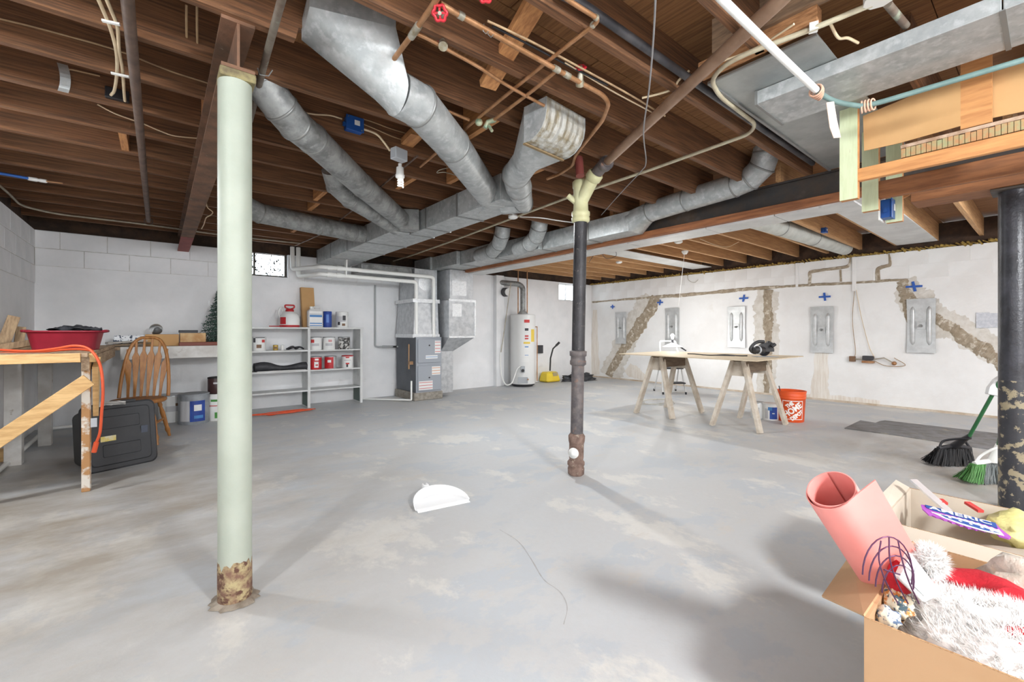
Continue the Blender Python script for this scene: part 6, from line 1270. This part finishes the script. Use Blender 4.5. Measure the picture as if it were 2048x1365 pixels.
# red cone: from pompom to trim
cone = []
K_ = [(atd(1868, 1146, 1.2), .015), (atd(1905, 1158, 1.2), .035), (atd(1950, 1172, 1.18), .058), (atd(1990, 1195, 1.15), .075), (atd(2030, 1220, 1.1), .08)]
b = B(); R = []
for i, (c, r_) in enumerate(K_):
    d = (K_[min(i + 1, 4)][0] - K_[max(i - 1, 0)][0]).normalized(); xx = d.cross(Vector((0, 0, 1))).normalized(); zz = xx.cross(d)
    R.append([c + xx * math.cos(a) * r_ * 1.1 + zz * math.sin(a) * r_ * .62 * (1 + .16 * math.sin(3 * a + i)) for a in [j * math.pi / 10 for j in range(20)]])
part(hat, 'cone', b.rings(R), plush)
tcn = Vector((1.42, -.06, .40))
trim_pts = [atd(1800, 1232, 1.16), atd(1845, 1230, 1.16), atd(1900, 1232, 1.15), atd(1980, 1245, 1.09), atd(2060, 1270, 1.03), atd(2110, 1290, 1.0)]
b = B().tube(spl(trim_pts, 4), .052, 14); b.cen = atd(1960, 1300, 1.1)
trp = part(hat, 'fur_trim', B().add(list(b.v), list(b.f), True), fur); f = B()
P_ = spl(trim_pts, 4)
for _ in range(15000):
    c = random.choice(P_); d = Vector((random.gauss(0, 1), random.gauss(0, 1), random.gauss(.2, 1))).normalized(); p = c + d * .05 + (P_[1] - P_[0]) * random.uniform(-1, 1); dd_ = (d + Vector((-.5, .2, random.gauss(0, .4)))).normalized(); q = dd_.cross(Vector((.3, .5, .2))).normalized() * .0009
    f.add([p - q, p + q, p + dd_ * random.uniform(.015, .035)], [(0, 1, 2)])
part(trp, 'fur', f, fur)['kind'] = 'stuff'
# second fur piece (lower, nearer) with red cloth end
sec = thing('santa_suit', 'white fur trimmed red santa suit stuffed at the carton front', 'costume', (1.4, -.15, .3))
lp_ = lump('', '', '', atd(1985, 1300, 1.04), .15, .16, .09, fur, 9, 26, 14, .3, False, 0); lp_.cen = atd(1985, 1300, 1.04)
o = part(sec, 'fur_body', B().add(list(lp_.v), list(lp_.f), True), fur); f = B(); furball(f, lp_, 20000, .036, .0009); part(o, 'fur', f, fur)['kind'] = 'stuff'
lp_ = lump('', '', '', atd(2070, 1340, .96), .06, .09, .07, plush, 5, 16, 10, .3, False); part(sec, 'red_cloth', lp_, plush)
part(sec, 'red_spot', B().ball(atd(1997, 1236, 1.035), .012, 10, 6, (1, 1, .6)), plush)
# red cloth behind the wire basket
solo('red_cloth', 'dark red cloth bunched behind the wire basket in the carton', 'cloth', lump('', '', '', atd(1800, 1158, 1.13), .035, .025, .04, plush, 8, 18, 12, .35, False), plush)
# wire basket
pw = mat('purple_wire', (96, 62, 92), rough=.35, metal=.5); wbk = thing('wire_basket', 'purple wire basket frame tipped up in the christmas carton', 'basket', tuple(atd(1790, 1150, 1.36)))
for k in range(4):
    dd0 = 1.065 + .01 * k; part(wbk, 'wire', B().tube([atd(1775 + 8 * k + math.cos(a) * (50 - 5 * k), 1150 + 12 * k - math.sin(a) * (76 - 7 * k), dd0) for a in [math.radians(-15 + i * 13) for i in range(16)]], .0018, 6), pw)
for k, (xt, yt) in enumerate(((1762, 1082), (1778, 1076), (1796, 1082))):
    part(wbk, 'rib_wire', B().tube(spl([atd(xt, yt, 1.065), atd(xt - 4 + 6 * k, 1120, 1.06), atd(xt + 10 + 6 * k, 1165, 1.06), atd(xt + 34 + 4 * k, 1208, 1.07)], 6), .0018, 6), pw)
part(wbk, 'rib_wire', B().tube([atd(1768, 1140, 1.06), atd(1800, 1150, 1.06)], .0018, 6), pw)
# white frame, patterned cloth, bags
wf_ = thing('picture_frame', 'white plastic picture frame standing in the carton', 'frame', tuple(atd(1840, 1180, 1.3)))
Q = [atd(1800, 1160, 1.085), atd(1824, 1108, 1.1), atd(1886, 1190, 1.08), atd(1850, 1208, 1.06)]
part(wf_, 'body', B().prism(Q, (FW * .02)), cw, bv=.003); 
cq = sum(Q, Vector()) / 4; part(wf_, 'pane', B().prism([cq + (p - cq) * .6 - FW * .002 for p in Q], FW * -.003), mat('frame_pane', (206, 220, 222), rough=.2))
cal = mat('calico', (232, 222, 196), (200, 130, 64), sc=55, rough=.8, lo=.5, hi=.56, c3=(64, 84, 92), sc3=48, lo3=.53, hi3=.57)
solo('patterned_cloth', 'colourful patterned cloth bunched at the carton left side', 'cloth', lump('', '', '', atd(1795, 1205, 1.12), .045, .03, .035, cal, 12, 22, 14, .4, False, .3, 2.6), cal)
solo('patterned_cloth', 'blue and cream patterned cloth scrap at the carton front corner', 'cloth', lump('', '', '', atd(1775, 1236, 1.08), .028, .025, .025, cal, 15, 18, 10, .4, False), mat('calico_blue', (224, 218, 200), (92, 112, 140), sc=50, rough=.8, lo=.5, hi=.55))
poly = mat('clear_poly', (240, 232, 220), (226, 214, 198), sc=9, rough=.25, trans=.25, bump=.8, bsc=18)
solo('plastic_bag', 'crinkled translucent plastic bag at the back of the carton', 'bag', lump('', '', '', Vector((1.81, -.06, .37)), .075, .2, .135, poly, 21, 30, 18, .3, False, 0, 2.4), poly)
# filler so the carton reads full
solo('packing_paper', 'brown packing paper filling the christmas carton', 'paper', lump('', '', '', Vector((1.6, .02, .03)), .26, .22, .27, kraft, 31, 24, 12, .12, True), mat('packing_kraft', (176, 140, 104), rough=.9))
# --- pale carton contents
sgd = 1.86
def sg(px, py): return onz(px, py, .405 - (py - 1010) * .0006)
pur = mat('sign_purple', (176, 92, 186), (160, 76, 176), sc=6, rough=.6); navy = mat('sign_navy', (38, 78, 150), rough=.6)
sgn = thing('america_sign', 'purple and blue glitter sign lettered in white in the pale carton', 'sign', tuple(sg(1920, 1050)))
e0, e1 = sg(1846, 1012), sg(1992, 1050); sx_ = (e1 - e0).normalized(); sn = Vector((-.25, .03, .97)).normalized(); sy_ = sn.cross(sx_).normalized(); 
if sy_.dot(FW) > 0: sy_ = -sy_
Ls = (e1 - e0).length
def spn(u, v, k=0): return e0 + sx_ * (u * Ls) + sy_ * (v * Ls) + sn * k
outl = [spn(-.03, -.02), spn(.05, -.05), spn(.5, -.04), spn(1.0, -.05), spn(1.04, .1), spn(1.14, .28), spn(1.1, .36), spn(.98, .36)]
for k in range(9): a = .95 - k * .105; outl += [spn(a, .38 - abs(k - 3.5) * .018 - .03), spn(a - .05, .36 - abs(k - 3.0) * .02 + .02)]
outl += [spn(-.02, .12)]
part(sgn, 'board', B().prism(outl, sn * -.006), pur)
part(sgn, 'banner', B().prism([spn(.03, -.035, .001), spn(1.0, -.035, .001), spn(1.0, .14, .001), spn(.85, .11, .001), spn(.5, .1, .001), spn(.15, .1, .001), spn(.05, .06, .001)], sn * .002), navy)
sc0 = []
for k in range(11): a = .12 + k * .085; sc0 += [spn(a, .2 - .05 * math.sin(k * .31), .001), spn(a + .04, .17 - .05 * math.sin(k * .31), .001)]
part(sgn, 'white_scallop', B().prism([spn(.1, .17, .001)] + sc0 + [spn(1.05, .33, .001), spn(.8, .36, .001), spn(.5, .34, .001), spn(.25, .27, .001)], sn * .002), lgw)
part(sgn, 'star_band', B().prism([spn(.24, .2, .003), spn(.5, .21, .003), spn(.75, .23, .003), spn(1.0, .3, .003), spn(.8, .33, .003), spn(.5, .3, .003), spn(.3, .25, .003)], sn * .0015), navy)
def star(u, v, r): return [spn(u + math.cos(math.pi / 2 + i * math.pi / 5) * (r if i % 2 == 0 else r * .42), v + math.sin(math.pi / 2 + i * math.pi / 5) * (r if i % 2 == 0 else r * .42), .005) for i in range(10)]
for u, v in ((.36, .235), (.5, .255), (.64, .265), (.78, .28), (.9, .3)): part(sgn, 'star', B().prism(star(u, v, .03), sn * .001), lgw)
V, Fs = textmesh('AMERIC', 1.0, 0, .02); mx = max(v.x for v in V); mn_ = min(v.x for v in V)
part(sgn, 'lettering', B().add([spn(.08 + .86 * (v.x - mn_) / (mx - mn_), .035 - v.y * .155, .0045) for v in V], Fs), lgw)
solo('clear_ruler', 'clear plastic ruler tube poking out of the pale carton', 'tube', B().bar(sg(1826, 984) + Vector((0, 0, .05)), sg(1898, 1024), .03, .008), mat('clear_plastic', (214, 214, 216), rough=.15, trans=.4))
for lab, x0, y0, x1, y1 in (('short red stick beside the clear ruler', 1880, 1006, 1890, 1014), ('flat red strip above the lettered sign', 1934, 1012, 1962, 1030)): solo('red_stick', lab, 'stick', B().bar(sg(x0, y0) + Vector((0, 0, .012)), sg(x1, y1) + Vector((0, 0, .012)), .02, .01), redl)
yb = mat('yellow_poly', (232, 226, 160), (220, 212, 136), sc=7, rough=.35, bump=.6, bsc=20)
solo('yellow_bag', 'pale yellow plastic bag bunched beside the lettered sign', 'bag', lump('', '', '', onz(2056, 1062, .35), .11, .1, .06, yb, 6, 24, 14, .35, False, 0, 2.6), yb)
solo('packing_paper', 'pale packing paper filling the rear carton under the sign', 'paper', lump('', '', '', Vector((2.36, 0, .03)), .24, .36, .31, paper, 41, 24, 12, .1, True), mat('packing_pale', (198, 186, 170), rough=.9))
# unseen bulb fixtures added so the out-of-frame lights have a source
for (p, e, r), lab in zip(BULBS, ('bare ceiling bulb by the left wall behind the camera', 'bare ceiling bulb right behind the christmas carton', 'unseen fill bulb added directly behind the camera', 'bare ceiling bulb beyond the black column')):
    p = Vector(p); t = thing('unseen_bulb', lab, 'lamp', tuple(p))
    part(t, 'bulb', B().lathe([(.013, .07), (.016, .045), (.026, .02), (.03, 0), (.02, -.024), (.001, -.03)], p, seg=14), MATS['lit_bulb'])
    part(t, 'holder', B().lathe([(.02, .06), (.045, .1), (.05, ZJ - p.z)], p, seg=16), pvc)

for p, e, r in BENCH_FILL:
    p = Vector(p); t = thing('bench_fill_lamp', 'unseen tin shaded fill lamp added over the left bench aisle', 'lamp', tuple(p))
    part(t, 'shade', B().lathe([(.1, .03), (.07, .07), (.03, .1), (.028, .105), (.068, .075), (.1, .032)], p, seg=24), galv)
    part(t, 'stem', B().cyl(p + Vector((0, 0, .1)), p + Vector((0, 0, ZJ - p.z)), .01, 8), black)
